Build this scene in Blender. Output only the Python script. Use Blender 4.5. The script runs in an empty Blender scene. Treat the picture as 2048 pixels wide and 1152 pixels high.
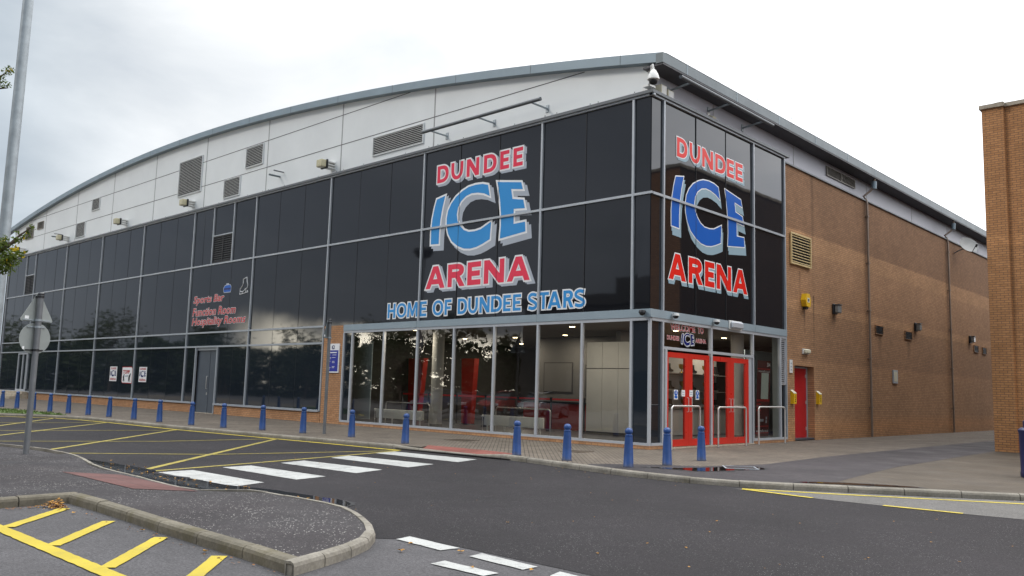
import bpy, bmesh, math, random
from mathutils import Vector, Matrix
from mathutils.geometry import tessellate_polygon
R = math.radians
rnd = random.Random(7)
scene = bpy.context.scene
col = scene.collection

# ---------------------------------------------------------------- camera
CAM = Vector((13.197, -19.5605, 1.5))
cd = bpy.data.cameras.new('camera')
cam = bpy.data.objects.new('camera', cd); col.objects.link(cam)
cd.sensor_width = 36.0; cd.lens = 36.0 * 1689.1 / 2048.0
cd.clip_start = 0.1; cd.clip_end = 2000.0
_r = Vector((0.72905, 0.683877, 0.02824)); _u = Vector((0.061667, -0.10672, 0.992375)); _f = Vector((-0.681677, 0.72175, 0.119977))
cam.matrix_world = Matrix(((_r.x, _u.x, -_f.x, CAM.x), (_r.y, _u.y, -_f.y, CAM.y), (_r.z, _u.z, -_f.z, CAM.z), (0, 0, 0, 1)))
scene.camera = cam
scene.render.resolution_x = 1024; scene.render.resolution_y = 576

# ---------------------------------------------------------------- exposure
scene.view_settings.view_transform = 'Standard'
scene.view_settings.look = 'None'
scene.view_settings.exposure = 0.0
scene.view_settings.gamma = 1.0

# ---------------------------------------------------------------- sun and sky (bright overcast, low glow behind the car park)
SUN_DIR = Vector((-0.50, -0.62, 0.60)).normalized()
sd = bpy.data.lights.new('sun', 'SUN'); sd.energy = 1.25; sd.angle = R(14); sd.color = (1.0, 0.95, 0.87)
so = bpy.data.objects.new('sun', sd); col.objects.link(so)
so.rotation_euler = SUN_DIR.to_track_quat('Z', 'Y').to_euler(); so.location = (0, 0, 60)
world = bpy.data.worlds.new('World'); scene.world = world; world.use_nodes = True
wt = world.node_tree; wt.nodes.clear()
def wn(t, **k):
    n = wt.nodes.new(t)
    for a, b in k.items(): setattr(n, a, b)
    return n
def wl(a, b): wt.links.new(a, b)
def wdot(v):
    d = wn('ShaderNodeVectorMath', operation='DOT_PRODUCT'); wl(tc.outputs['Generated'], d.inputs[0]); d.inputs[1].default_value = Vector(v).normalized()
    return d.outputs['Value']
def wramp(src, stops):
    r = wn('ShaderNodeValToRGB'); wl(src, r.inputs[0]); e = r.color_ramp.elements
    while len(e) < len(stops): e.new(0.5)
    for i, (p, c) in enumerate(stops): e[i].position = p; e[i].color = (*c, 1)
    return r.outputs[0]
tc = wn('ShaderNodeTexCoord')
sky = wn('ShaderNodeTexSky', sky_type='NISHITA', sun_disc=False)
sky.sun_elevation = math.asin(SUN_DIR.z); sky.sun_rotation = math.atan2(SUN_DIR.x, SUN_DIR.y)
mp = wn('ShaderNodeMapping'); mp.inputs['Scale'].default_value = (1.0, 1.0, 2.3); wl(tc.outputs['Generated'], mp.inputs[0])
nz = wn('ShaderNodeTexNoise'); nz.inputs['Scale'].default_value = 2.6; nz.inputs['Detail'].default_value = 7; nz.inputs['Roughness'].default_value = 0.52; nz.inputs['Distortion'].default_value = 0.5
wl(mp.outputs[0], nz.inputs['Vector'])
# brightness of the cloud deck by direction (0.5 = dot 0)
half = wn('ShaderNodeMapRange'); half.inputs[1].default_value = -1; half.inputs[2].default_value = 1; wl(wdot((0.35, 0.9, 0.2)), half.inputs[0])
deck = wramp(half.outputs[0], [(0.0, (.32, .355, .415)), (0.37, (.42, .475, .545)), (0.47, (.60, .675, .745)), (0.54, (.90, .94, .975)), (0.61, (1.12, 1.14, 1.15)), (0.74, (1.25, 1.28, 1.30)), (1.0, (2.3, 2.3, 2.35))])
cl = wramp(nz.outputs['Fac'], [(0.32, (.76, .79, .83)), (0.5, (.99, .995, 1.0)), (0.66, (1.24, 1.22, 1.20))])
mul = wn('ShaderNodeMix', data_type='RGBA', blend_type='MULTIPLY'); mul.inputs['Factor'].default_value = 1; wl(deck, mul.inputs['A']); wl(cl, mul.inputs['B'])
glow = wn('ShaderNodeMapRange'); glow.inputs[1].default_value = 0.972; glow.inputs[2].default_value = 1.0; glow.inputs[3].default_value = 0; glow.inputs[4].default_value = 1
glow.interpolation_type = 'SMOOTHSTEP'; wl(wdot((-0.755, -0.655, 0.05)), glow.inputs[0])
sep = wn('ShaderNodeSeparateXYZ'); wl(tc.outputs['Generated'], sep.inputs[0])
low = wn('ShaderNodeMapRange'); low.inputs[1].default_value = 0.074; low.inputs[2].default_value = 0.036; low.inputs[3].default_value = 0; low.inputs[4].default_value = 1; low.interpolation_type = 'SMOOTHSTEP'
jit = wn('ShaderNodeMath', operation='MULTIPLY_ADD'); jit.inputs[1].default_value = 0.22; wl(nz.outputs['Fac'], jit.inputs[0]); wl(sep.outputs['Z'], jit.inputs[2])
off = wn('ShaderNodeMath', operation='SUBTRACT'); wl(jit.outputs[0], off.inputs[0]); off.inputs[1].default_value = 0.11
wl(off.outputs[0], low.inputs[0])
gm = wn('ShaderNodeMath', operation='MULTIPLY'); wl(glow.outputs[0], gm.inputs[0]); wl(low.outputs[0], gm.inputs[1])
zen = wn('ShaderNodeMapRange'); zen.inputs[1].default_value = 0.42; zen.inputs[2].default_value = 0.95; zen.inputs[3].default_value = 1.0; zen.inputs[4].default_value = 3.6; zen.interpolation_type = 'SMOOTHSTEP'; wl(sep.outputs['Z'], zen.inputs[0])
zm = wn('ShaderNodeVectorMath', operation='SCALE'); wl(mul.outputs['Result'], zm.inputs[0]); wl(zen.outputs[0], zm.inputs['Scale'])
gcol = wn('ShaderNodeMix', data_type='RGBA', blend_type='ADD', clamp_factor=False); wl(zm.outputs[0], gcol.inputs['A']); gcol.inputs['B'].default_value = (9.5, 8.7, 7.0, 1)
wl(gm.outputs[0], gcol.inputs['Factor'])
bg1 = wn('ShaderNodeBackground'); bg1.inputs[1].default_value = 0.05; wl(sky.outputs[0], bg1.inputs[0])
bg2 = wn('ShaderNodeBackground'); bg2.inputs[1].default_value = 1.0; wl(gcol.outputs['Result'], bg2.inputs[0])
mxs = wn('ShaderNodeMixShader'); mxs.inputs[0].default_value = 0.92; wl(bg1.outputs[0], mxs.inputs[1]); wl(bg2.outputs[0], mxs.inputs[2])
wo = wn('ShaderNodeOutputWorld'); wl(mxs.outputs[0], wo.inputs[0])

# ================================================================ materials
class MT:
    def __init__(s, name):
        s.m = bpy.data.materials.new(name); s.m.use_nodes = True; s.t = s.m.node_tree; s.t.nodes.clear()
        s.out = s.n('ShaderNodeOutputMaterial'); s.b = s.n('ShaderNodeBsdfPrincipled'); s.l(s.b.outputs[0], s.out.inputs[0])
    def n(s, t, **k):
        n = s.t.nodes.new(t)
        for a, b in k.items(): setattr(n, a, b)
        return n
    def l(s, a, b): s.t.links.new(a, b)
    def coord(s):
        return s.n('ShaderNodeTexCoord').outputs['Object']
    def noise(s, scale, detail=4, rough=.55, vec=None, dist=0):
        n = s.n('ShaderNodeTexNoise'); n.inputs['Scale'].default_value = scale; n.inputs['Detail'].default_value = detail; n.inputs['Roughness'].default_value = rough; n.inputs['Distortion'].default_value = dist
        s.l(vec or s.coord(), n.inputs['Vector']); return n.outputs['Fac']
    def ramp(s, src, stops):
        r = s.n('ShaderNodeValToRGB'); s.l(src, r.inputs[0]); e = r.color_ramp.elements
        while len(e) < len(stops): e.new(.5)
        for i, (p, c) in enumerate(stops):
            e[i].position = p; e[i].color = (*(c if isinstance(c, tuple) else (c, c, c)), 1)
        return r.outputs[0]
    def mix(s, a, b, f=1.0, mode='MULTIPLY'):
        m = s.n('ShaderNodeMix', data_type='RGBA', blend_type=mode)
        for v, i in ((a, 'A'), (b, 'B'), (f, 'Factor')):
            if hasattr(v, 'links'): s.l(v, m.inputs[i])
            elif i == 'Factor': m.inputs[i].default_value = v
            else: m.inputs[i].default_value = (*v, 1)
        return m.outputs['Result']
    def math(s, op, a, b=0.0, c=None):
        m = s.n('ShaderNodeMath', operation=op)
        for i, v in enumerate((a, b) if c is None else (a, b, c)):
            if hasattr(v, 'links'): s.l(v, m.inputs[i])
            else: m.inputs[i].default_value = v
        return m.outputs[0]
    def bump(s, src, strength, dist=.01):
        b = s.n('ShaderNodeBump'); b.inputs['Strength'].default_value = strength; b.inputs['Distance'].default_value = dist
        s.l(src, b.inputs['Height']); s.l(b.outputs[0], s.b.inputs['Normal'])
    def set(s, col=None, rough=None, metal=None, spec=None):
        for k, v in (('Base Color', col), ('Roughness', rough), ('Metallic', metal), ('Specular IOR Level', spec)):
            if v is None: continue
            if hasattr(v, 'links'): s.l(v, s.b.inputs[k])
            else: s.b.inputs[k].default_value = (*v, 1) if k == 'Base Color' else v
        return s.m
def pm(name, c, rough=.55, metal=0, var=.12, scale=3.0, bump=0, bscale=60, spec=.5):
    t = MT(name)
    f = t.ramp(t.noise(scale, 6, .6), [(.3, 1 - var), (.7, 1 + var)])
    colr = t.mix(c, f)
    if bump: t.bump(t.noise(bscale, 3), bump, .004)
    rr = t.math('MULTIPLY_ADD', t.noise(scale * 2.3, 4), .16, rough - .08)
    return t.set(colr, rr, metal, spec)
M = {}
M['frame'] = pm('grey aluminium frame', (.40, .425, .455), .42, .25, .07, 2)
M['frame_light'] = pm('pale frame aluminium', (.48, .50, .53), .42, .25, .06, 2)
M['band'] = pm('blue grey band panel', (.29, .355, .395), .38, .1, .06, 1.2)
M['cap'] = pm('dark grey cap', (.11, .12, .13), .45, .1, .1, 2)
M['fascia'] = pm('blue grey roof fascia', (.225, .285, .325), .42, .1, .08, .8)
M['gutter'] = pm('dark grey gutter', (.13, .155, .165), .45, .1, .15, 1)
M['soffit'] = pm('dark soffit', (.06, .058, .065), .6, 0, .1, 1)
M['roof'] = pm('pale metal roof sheet', (.55, .56, .57), .4, .3, .06, .6)
def cladding(name, c, joints_z, joints_s, axis):
    t = MT(name)
    f = t.ramp(t.noise(.5, 5, .6), [(.3, .95), (.7, 1.04)])
    st = t.n('ShaderNodeMapping'); st.inputs['Scale'].default_value = (3.5, 3.5, .12); t.l(t.coord(), st.inputs[0])
    f2 = t.ramp(t.noise(1.0, 5, .6, st.outputs[0]), [(.35, .95), (.6, 1.02)])
    return t.set(t.mix(c, f), .42, .05)
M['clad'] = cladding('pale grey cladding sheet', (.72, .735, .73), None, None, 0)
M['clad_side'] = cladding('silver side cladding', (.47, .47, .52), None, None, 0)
M['mortar'] = pm('dirty kerb mortar', (.075, .068, .058), .9)
M['joint'] = pm('dark joint sealant', (.020, .020, .022), .6)
M['joint_light'] = pm('grey panel joint', (.30, .30, .295), .6)
M['louvre'] = pm('pale louvre blade', (.62, .62, .60), .5, .1)
M['louvre_tan'] = pm('tan louvre blade', (.30, .27, .23), .5, .1)
M['louvre_gold'] = pm('ochre louvre blade', (.62, .46, .22), .5, .05)
M['louvre_dark'] = pm('charcoal louvre blade', (.035, .038, .045), .4, .1)
M['void'] = pm('dark louvre void', (.012, .012, .013), .8)
M['silver'] = pm('silver vent blade', (.62, .62, .64), .4, .3)
def dark_glass(name, c):
    t = MT(name)
    t.bump(t.noise(.55, 2, .4), .014, .25)
    v = t.n('ShaderNodeObjectInfo').outputs['Random']
    f = t.ramp(v, [(0, .75), (1, 1.3)])
    return t.set(t.mix(c, f), .035, 0, .78)
M['dark_glass'] = dark_glass('black spandrel glass', (.010, .011, .014))
M['dark_panel'] = dark_glass('blue black glass', (.014, .019, .026))
def clear_glass(name, k=1.7, tint=(.86, .89, .88)):
    t = MT(name); t.t.nodes.remove(t.b)
    tr = t.n('ShaderNodeBsdfTransparent'); tr.inputs[0].default_value = (*tint, 1)
    gl = t.n('ShaderNodeBsdfGlossy'); gl.inputs['Roughness'].default_value = .012; gl.inputs[0].default_value = (1, 1, 1, 1)
    b = t.n('ShaderNodeBump'); b.inputs['Strength'].default_value = .035; b.inputs['Distance'].default_value = .10
    t.l(t.noise(1.1, 2, .45), b.inputs['Height']); t.l(b.outputs[0], gl.inputs['Normal'])
    fr = t.n('ShaderNodeFresnel'); fr.inputs[0].default_value = 1.5
    f = t.math('MULTIPLY', fr.outputs[0], k)
    mx = t.n('ShaderNodeMixShader'); t.l(f, mx.inputs[0]); t.l(tr.outputs[0], mx.inputs[1]); t.l(gl.outputs[0], mx.inputs[2]); t.l(mx.outputs[0], t.out.inputs[0])
    return t.m
M['glass'] = clear_glass('clear lobby glass', 1.9, (.72, .75, .74))
M['glass_door'] = clear_glass('clear door glass', 1.3, (.86, .88, .87))
def brick(name, axis, c1, c2, mortar, tone=None, bw=.225, bh=.075, stains=()):
    t = MT(name); s = t.n('ShaderNodeSeparateXYZ'); t.l(t.coord(), s.inputs[0])
    cb = t.n('ShaderNodeCombineXYZ'); t.l(s.outputs['X' if axis == 'x' else 'Y'], cb.inputs[0]); t.l(s.outputs['Z'], cb.inputs[1])
    b = t.n('ShaderNodeTexBrick'); b.inputs['Scale'].default_value = 1; b.inputs['Brick Width'].default_value = bw; b.inputs['Row Height'].default_value = bh
    b.inputs['Mortar Size'].default_value = .009; b.inputs['Mortar Smooth'].default_value = .2; b.inputs['Bias'].default_value = -.1
    b.inputs['Color1'].default_value = (*c1, 1); b.inputs['Color2'].default_value = (*c2, 1); b.inputs['Mortar'].default_value = (*mortar, 1)
    t.l(cb.outputs[0], b.inputs['Vector'])
    colr = t.mix(b.outputs['Color'], t.ramp(t.noise(.45, 6, .65), [(.3, .84), (.7, 1.12)]))
    colr = t.mix(colr, t.ramp(t.noise(7, 3, .6), [(.3, .88), (.7, 1.1)]))
    if tone:   # batches of brick of different colour, in courses
        zz = t.math('MULTIPLY_ADD', t.noise(1.5, 3), .10, s.outputs['Z'])
        z01 = t.math('DIVIDE', zz, 12.0)
        rp = t.n('ShaderNodeValToRGB'); t.l(z01, rp.inputs[0]); e = rp.color_ramp.elements
        while len(e) < len(tone): e.new(.5)
        for i, (p, q) in enumerate(tone): e[i].position = p / 12.0; e[i].color = (*q, 1)
        rp.color_ramp.interpolation = 'LINEAR'
        colr = t.mix(colr, rp.outputs[0])
    for (u, zt, zb, w, k) in stains:   # rain streaks below fittings
        d = t.math('ABSOLUTE', t.math('SUBTRACT', t.math('MULTIPLY_ADD', t.noise(6, 3), .08, s.outputs['X' if axis == 'x' else 'Y']), u + .04))
        a = t.n('ShaderNodeMapRange'); a.inputs[1].default_value = w; a.inputs[2].default_value = w * .25; t.l(d, a.inputs[0])
        g = t.n('ShaderNodeMapRange'); g.inputs[1].default_value = zb; g.inputs[2].default_value = zt; t.l(s.outputs['Z'], g.inputs[0])
        h = t.math('LESS_THAN', s.outputs['Z'], zt)
        q = t.math('MULTIPLY', t.math('MULTIPLY', a.outputs[0], g.outputs[0]), t.math('MULTIPLY', h, k))
        colr = t.mix(colr, (.22, .2, .19), q)
    t.bump(b.outputs['Fac'], -.25, .006)
    return t.set(colr, .82, 0, .3)
TONE = [(0, (1.05, 1.02, .98)), (.5, (1.22, 1.12, .98)), (1.0, (1.0, 1.0, 1.0)), (2.85, (1.02, 1.0, .98)), (2.98, (.84, .82, .82)), (4.70, (.90, .88, .86)), (4.74, (1.1, 1.09, 1.05)), (5.05, (1.1, 1.09, 1.05)), (5.1, (.92, .89, .87)), (6.9, (1.02, 1.0, .98)), (6.95, (1.13, 1.12, 1.07)), (7.6, (1.13, 1.12, 1.07)), (7.66, (.72, .69, .68)), (11.9, (.66, .64, .64))]
M['brick_side'] = brick('weathered brown brick', 'y', (.455, .248, .124), (.368, .195, .094), (.215, .132, .084), TONE, stains=((10.1, 4.75, 3.7, .10, .9), (10.9, 5.3, 2.8, .09, .8), (10.9, 10, 5.3, .16, .5), (12.75, 4.7, 4.1, .25, .5), (17.5, 4.2, 3.2, .3, .45), (21.1, 4.2, 3.2, .3, .45), (16.2, 10, 0, .5, .35), (27.2, 10, 0, .5, .35), (9.75, 6.1, 4.9, .12, .5)))
M['brick_front'] = brick('tan plinth brick', 'x', (.50, .26, .125), (.41, .20, .09), (.22, .14, .09))
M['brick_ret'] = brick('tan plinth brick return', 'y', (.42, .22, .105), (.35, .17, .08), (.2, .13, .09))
M['brick_b'] = brick('golden brown brick', 'x', (.52, .258, .108), (.425, .203, .082), (.20, .118, .070), [(0, (1.1, 1.05, 1)), (1.5, (1.12, 1.1, 1.05)), (4, (1.0, 1, 1)), (4.4, (.9, .9, .9)), (6.6, (.95, .95, .95)), (6.7, (1.12, 1.1, 1.08)), (6.95, (1.1, 1.1, 1.08)), (7, (.95, .93, .92)), (11.5, (1.0, .97, .95))])
M['brick_by_shade'] = brick('side brick with painted shade', 'y', (.105, .062, .040), (.085, .05, .032), (.07, .045, .035))  # shade put into the brick colour, so the mirrored lane wall reads dark
M['coping'] = pm('weathered stone coping', (.40, .34, .26), .8, 0, .3, 5, .3)
M['red_door'] = pm('red door paint', (.50, .016, .022), .35, 0, .07, 2)
M['red_frame'] = pm('bright red door frame', (.56, .026, .015), .3, 0, .05, 2)
M['door_grey'] = pm('blue grey door paint', (.075, .090, .11), .4, 0, .08, 2)
M['steel'] = pm('brushed stainless steel', (.60, .58, .55), .36, .6, .06, 5)
M['galv'] = pm('galvanised steel', (.33, .365, .385), .5, .35, .16, 6)
M['galv_dark'] = pm('weathered grey post', (.155, .16, .168), .5, .2, .12, 6)
M['sign_back'] = pm('grey sign back', (.27, .29, .28), .5, .1, .1, 3)
M['white'] = pm('white vinyl', (.80, .80, .80), .35, 0, .03, 1)
M['white_plastic'] = pm('white plastic', (.72, .71, .68), .4, 0, .05, 3)
M['dish'] = pm('grey dish enamel', (.27, .265, .25), .5, 0, .08, 3)
M['pipe'] = pm('brown grey downpipe', (.25, .185, .14), .5, .1, .15, 3)
M['wl_lens'] = pm('dull lamp lens', (.22, .22, .21), .2, 0, .1, 4)
M['cream'] = pm('cream plastic', (.62, .57, .42), .5, 0, .08, 3)
M['lamp_glass'] = pm('cream lamp diffuser', (.55, .50, .33), .25, 0, .1, 4)
M['black'] = pm('black plastic', (.014, .014, .016), .4, 0, .1, 3)
M['v_red'] = pm('raspberry red vinyl', (.78, .055, .10), .22, 0, .03, .7, 0, 60, .22)
M['v_red2'] = pm('scarlet vinyl', (.74, .022, .014), .22, 0, .03, .7, 0, 60, .22)
M['v_blue'] = pm('sky blue vinyl', (.052, .285, .63), .22, 0, .03, .7, 0, 60, .22)
M['v_blue2'] = pm('royal blue vinyl', (.016, .112, .46), .22, 0, .03, .7, 0, 60, .22)
M['v_navy'] = pm('navy vinyl', (.012, .02, .13), .25, 0, .03, .7, 0, 60, .22)
M['v_grey'] = pm('silver grey vinyl', (.42, .45, .50), .25, 0, .03, .7, 0, 60, .22)
M['v_grey2'] = pm('pale blue grey vinyl', (.29, .40, .46), .25, 0, .03, .7, 0, 60, .22)
M['v_sred'] = pm('signal red vinyl', (.52, .025, .03), .35, 0, .05, 2, 0, 60, .22)
M['v_dullred'] = pm('dull red vinyl', (.42, .03, .03), .35, 0, .05, 2, 0, 60, .22)
M['notice_blue'] = pm('notice blue', (.030, .04, .30), .35, 0, .05, 2)
M['bollard'] = pm('blue bollard paint', (.022, .075, .245), .36, 0, .16, 5, .15, 40)
_t = MT('scuffed bollard paint'); _s = _t.n('ShaderNodeSeparateXYZ'); _t.l(_t.coord(), _s.inputs[0])
_g = _t.ramp(_t.math('MULTIPLY_ADD', _t.noise(14, 5, .7), .16, _s.outputs['Z']), [(.085, 1), (.17, 0)])
_c = _t.mix((.017, .060, .205), _t.ramp(_t.noise(5, 6, .65), [(.3, .78), (.7, 1.22)]))
_c = _t.mix(_c, (.10, .11, .13), _t.ramp(_t.noise(22, 6, .75), [(.62, 0), (.70, .7)]), 'MIX')
M['bollard'] = _t.set(_t.mix(_c, (.06, .055, .05), _t.mix(_g, (.75, .75, .75)), 'MIX'), .38, 0, .5)
M['navy_bin'] = pm('navy plastic', (.008, .014, .07), .42, 0, .1, 4)
M['yellow'] = pm('yellow plastic', (.78, .46, .012), .4, 0, .08, 4)
M['kerb'] = None
def kerbmat(name, c, moss=0):
    t = MT(name); colr = t.mix(c, t.ramp(t.noise(1.6, 7, .7), [(.28, .58), (.5, .95), (.72, 1.28)]))
    colr = t.mix(colr, t.ramp(t.noise(30, 4, .6), [(.3, .8), (.7, 1.15)]))
    if moss: colr = t.mix(colr, (.10, .085, .045), t.ramp(t.noise(2.6, 6, .7), [(.50, 0), (.68, moss)]), 'MIX')
    t.bump(t.noise(45, 4), .35, .006); return t.set(colr, .85, 0, .25)
M['kerb'] = kerbmat('concrete kerb', (.235, .213, .178), .35)
M['kerb_near'] = kerbmat('mossy concrete kerb', (.152, .134, .102), .8)
def asphalt(name, c, fleck=.0, fleckc=(.5, .48, .44), big=.8, wet=0.0, spec=.35, thr=.30, sc=48, patchy=.18):
    t = MT(name)
    g = t.ramp(t.noise(140, 3, .7), [(.25, .52), (.5, .98), (.75, 1.5)])
    g2 = t.ramp(t.noise(38, 4, .75), [(.30, .50), (.5, 1.0), (.70, 1.60)])
    p = t.ramp(t.noise(big, 7, .62), [(.3, 1 - patchy), (.7, 1 + patchy)])
    p2 = t.ramp(t.noise(7, 5, .65), [(.3, .88), (.7, 1.12)])
    colr = t.mix(t.mix(t.mix(t.mix(c, g), g2), p), p2)
    if fleck:
        v = t.n('ShaderNodeTexVoronoi'); v.inputs['Scale'].default_value = sc; t.l(t.coord(), v.inputs['Vector'])
        spot = t.ramp(v.outputs['Distance'], [(thr * .55, fleck), (thr, 0)])
        sel = t.ramp(v.outputs['Color'], [(.54, 0), (.64, 1)])
        lg = t.ramp(t.noise(1.3, 4, .6), [(.38, .1), (.62, 1)])
        colr = t.mix(colr, fleckc, t.mix(t.mix(spot, sel), lg), 'MIX')
    rough = t.ramp(t.noise(.7, 6, .6), [(.35, .55 if wet else .74), (.6, .80)])
    t.bump(t.noise(150, 3, .7), .55, .006)
    return t.set(colr, rough, 0, spec)
M['asph_road'] = asphalt('dark road asphalt', (.0235, .0208, .0222), .9, (.26, .25, .24), .35, 0, .18, .26, 40, .30)
M['asph_park'] = asphalt('worn grey asphalt', (.074, .070, .072), .35, (.26, .25, .25), .5, 0, .22, .27, 60)
M['asph_isl'] = asphalt('dark footway asphalt', (.036, .031, .032), 1.0, (.66, .63, .58), .6, 1, .24, .30, 34)
M['asph_lane'] = asphalt('damp lane asphalt', (.038, .032, .034), .5, (.24, .23, .22), .30, 1, .34, .24, 40, .28)
M['asph_patch'] = asphalt('grey gutter strip', (.115, .108, .10), .2, (.3, .3, .3), .8)
def paving(name, c1, c2, mort, rot, bw=.2, bh=.1, patch=.22):
    t = MT(name)
    mpn = t.n('ShaderNodeMapping'); mpn.inputs['Rotation'].default_value = (0, 0, R(rot)); t.l(t.coord(), mpn.inputs[0])
    b = t.n('ShaderNodeTexBrick'); b.inputs['Scale'].default_value = 1; b.inputs['Brick Width'].default_value = bw; b.inputs['Row Height'].default_value = bh
    b.inputs['Mortar Size'].default_value = .011; b.inputs['Mortar Smooth'].default_value = .3; b.inputs['Bias'].default_value = 0
    b.inputs['Color1'].default_value = (*c1, 1); b.inputs['Color2'].default_value = (*c2, 1); b.inputs['Mortar'].default_value = (*mort, 1)
    t.l(mpn.outputs[0], b.inputs['Vector'])
    colr = t.mix(b.outputs['Color'], t.ramp(t.noise(.7, 7, .66), [(.3, 1 - patch), (.7, 1 + patch)]))
    colr = t.mix(colr, t.ramp(t.noise(25, 4, .6), [(.3, .82), (.7, 1.15)]))
    t.bump(b.outputs['Fac'], -.5, .006)
    return t.set(colr, t.ramp(t.noise(.9, 5), [(.35, .62), (.6, .82)]), 0, .3)
M['paving'] = paving('block paving', (.165, .134, .103), (.124, .100, .078), (.045, .037, .029), 47)
M['paving_b'] = paving('brown block paving', (.100, .079, .057), (.080, .063, .046), (.055, .045, .034), 12)
M['tactile'] = paving('red tactile slabs', (.235, .075, .058), (.20, .065, .05), (.12, .05, .04), 8, .4, .4)
M['tactile_n'] = paving('faded red tactile slabs', (.125, .056, .049), (.108, .049, .043), (.075, .04, .036), 4, .4, .4)
def paint(name, c, wear=.5, under=(.06, .056, .058)):
    t = MT(name)
    w = t.ramp(t.noise(5, 8, .78), [(.50, 0), (.68, wear)])
    w2 = t.ramp(t.noise(60, 3, .7), [(.55, 0), (.66, wear * .8)])
    colr = t.mix(c, t.ramp(t.noise(1.2, 5), [(.3, .86), (.7, 1.08)]))
    colr = t.mix(t.mix(colr, under, w, 'MIX'), under, w2, 'MIX')
    t.bump(t.noise(120, 3), .3, .004); return t.set(colr, .6, 0, .35)
M['p_white'] = paint('white road paint', (.415, .415, .395), .6)
M['p_yellow'] = paint('yellow road paint', (.52, .40, .03), .6)
M['p_yellow_thin'] = paint('worn yellow road paint', (.33, .265, .045), .8)
M['p_yellow_bay'] = paint('fresh yellow bay paint', (.45, .345, .026), .30, (.16, .14, .08))
M['damp'] = asphalt('damp dark asphalt', (.020, .0185, .020), .2, (.2, .2, .2), .6, 1, .4)
def water():
    t = MT('puddle water'); t.bump(t.noise(5, 2), .02, .02)
    return t.set((.014, .013, .013), .03, 0, .55)
M['water'] = water()
M['grass'] = pm('grass green', (.075, .12, .018), .8, 0, .3, 8)
M['leaf_fall'] = pm('fallen leaf ochre', (.42, .21, .03), .7, 0, .45, 14)
M['leaf_brown'] = pm('fallen leaf brown', (.20, .085, .022), .7, 0, .4, 14)
def leafmat(name, c, var=.4, sc=6):
    t = MT(name); colr = t.mix(c, t.ramp(t.noise(sc, 3), [(.3, 1 - var), (.7, 1 + var)]))
    t.set(colr, .6, 0, .3); t.b.inputs['Transmission Weight'].default_value = 0
    tl = t.n('ShaderNodeBsdfTranslucent'); t.l(t.mix(colr, (1.1, 1.1, .6)), tl.inputs[0])
    mx = t.n('ShaderNodeMixShader'); mx.inputs[0].default_value = .35; t.l(t.b.outputs[0], mx.inputs[1]); t.l(tl.outputs[0], mx.inputs[2]); t.l(mx.outputs[0], t.out.inputs[0])
    return t.m
M['leaf'] = leafmat('tree leaf green', (.085, .12, .020))
M['leaf_dark'] = leafmat('dark tree leaf', (.035, .05, .018))
M['leaf_yellow'] = leafmat('yellow autumn leaf', (.50, .36, .02))
M['bark'] = pm('brown bark', (.085, .062, .045), .9, 0, .3, 9, .5)
M['lob_floor'] = pm('dark lobby floor', (.06, .062, .075), .35, 0, .1, 1)
M['lob_ceil'] = pm('grey brown lobby ceiling', (.17, .15, .125), .8, 0, .06, 1)
M['lob_wall'] = pm('grey lobby wall', (.15, .145, .14), .8, 0, .1, .6)
M['lob_dark'] = pm('dark lobby wall', (.055, .05, .05), .8, 0, .2, .6)
M['lob_white'] = pm('white lobby panel', (.50, .50, .485), .6, 0, .05, 1)
M['lob_blue'] = pm('pale blue banner cloth', (.34, .42, .47), .7, 0, .08, 1)
M['lob_red'] = pm('red lobby panel', (.36, .02, .012), .5, 0, .1, 1)
M['rad'] = pm('white radiator enamel', (.74, .76, .73), .35, 0, .03, 1)
M['tape'] = pm('red barrier tape', (.62, .03, .035), .5, 0, .05, 3)
M['gold'] = pm('brass trophy', (.50, .33, .10), .3, .8, .1, 5)
M['maroon'] = pm('maroon banner', (.085, .014, .016), .6, 0, .3, 4)
M['paper'] = pm('pale green paper', (.55, .64, .58), .6, 0, .04, 3)
M['shed'] = pm('dark shed cladding', (.045, .042, .04), .7, 0, .1, .5)
M['iron'] = pm('rusty iron cover', (.085, .062, .045), .6, .3, .25, 20, .5, 60)
M['far_ground'] = M['asph_park']
def emit(name, c, s):
    t = MT(name); e = t.n('ShaderNodeEmission'); e.inputs[0].default_value = (*c, 1); e.inputs[1].default_value = s; t.l(e.outputs[0], t.out.inputs[0]); return t.m
M['lamp_on'] = emit('warm downlight', (1.0, .76, .42), 14)

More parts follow.
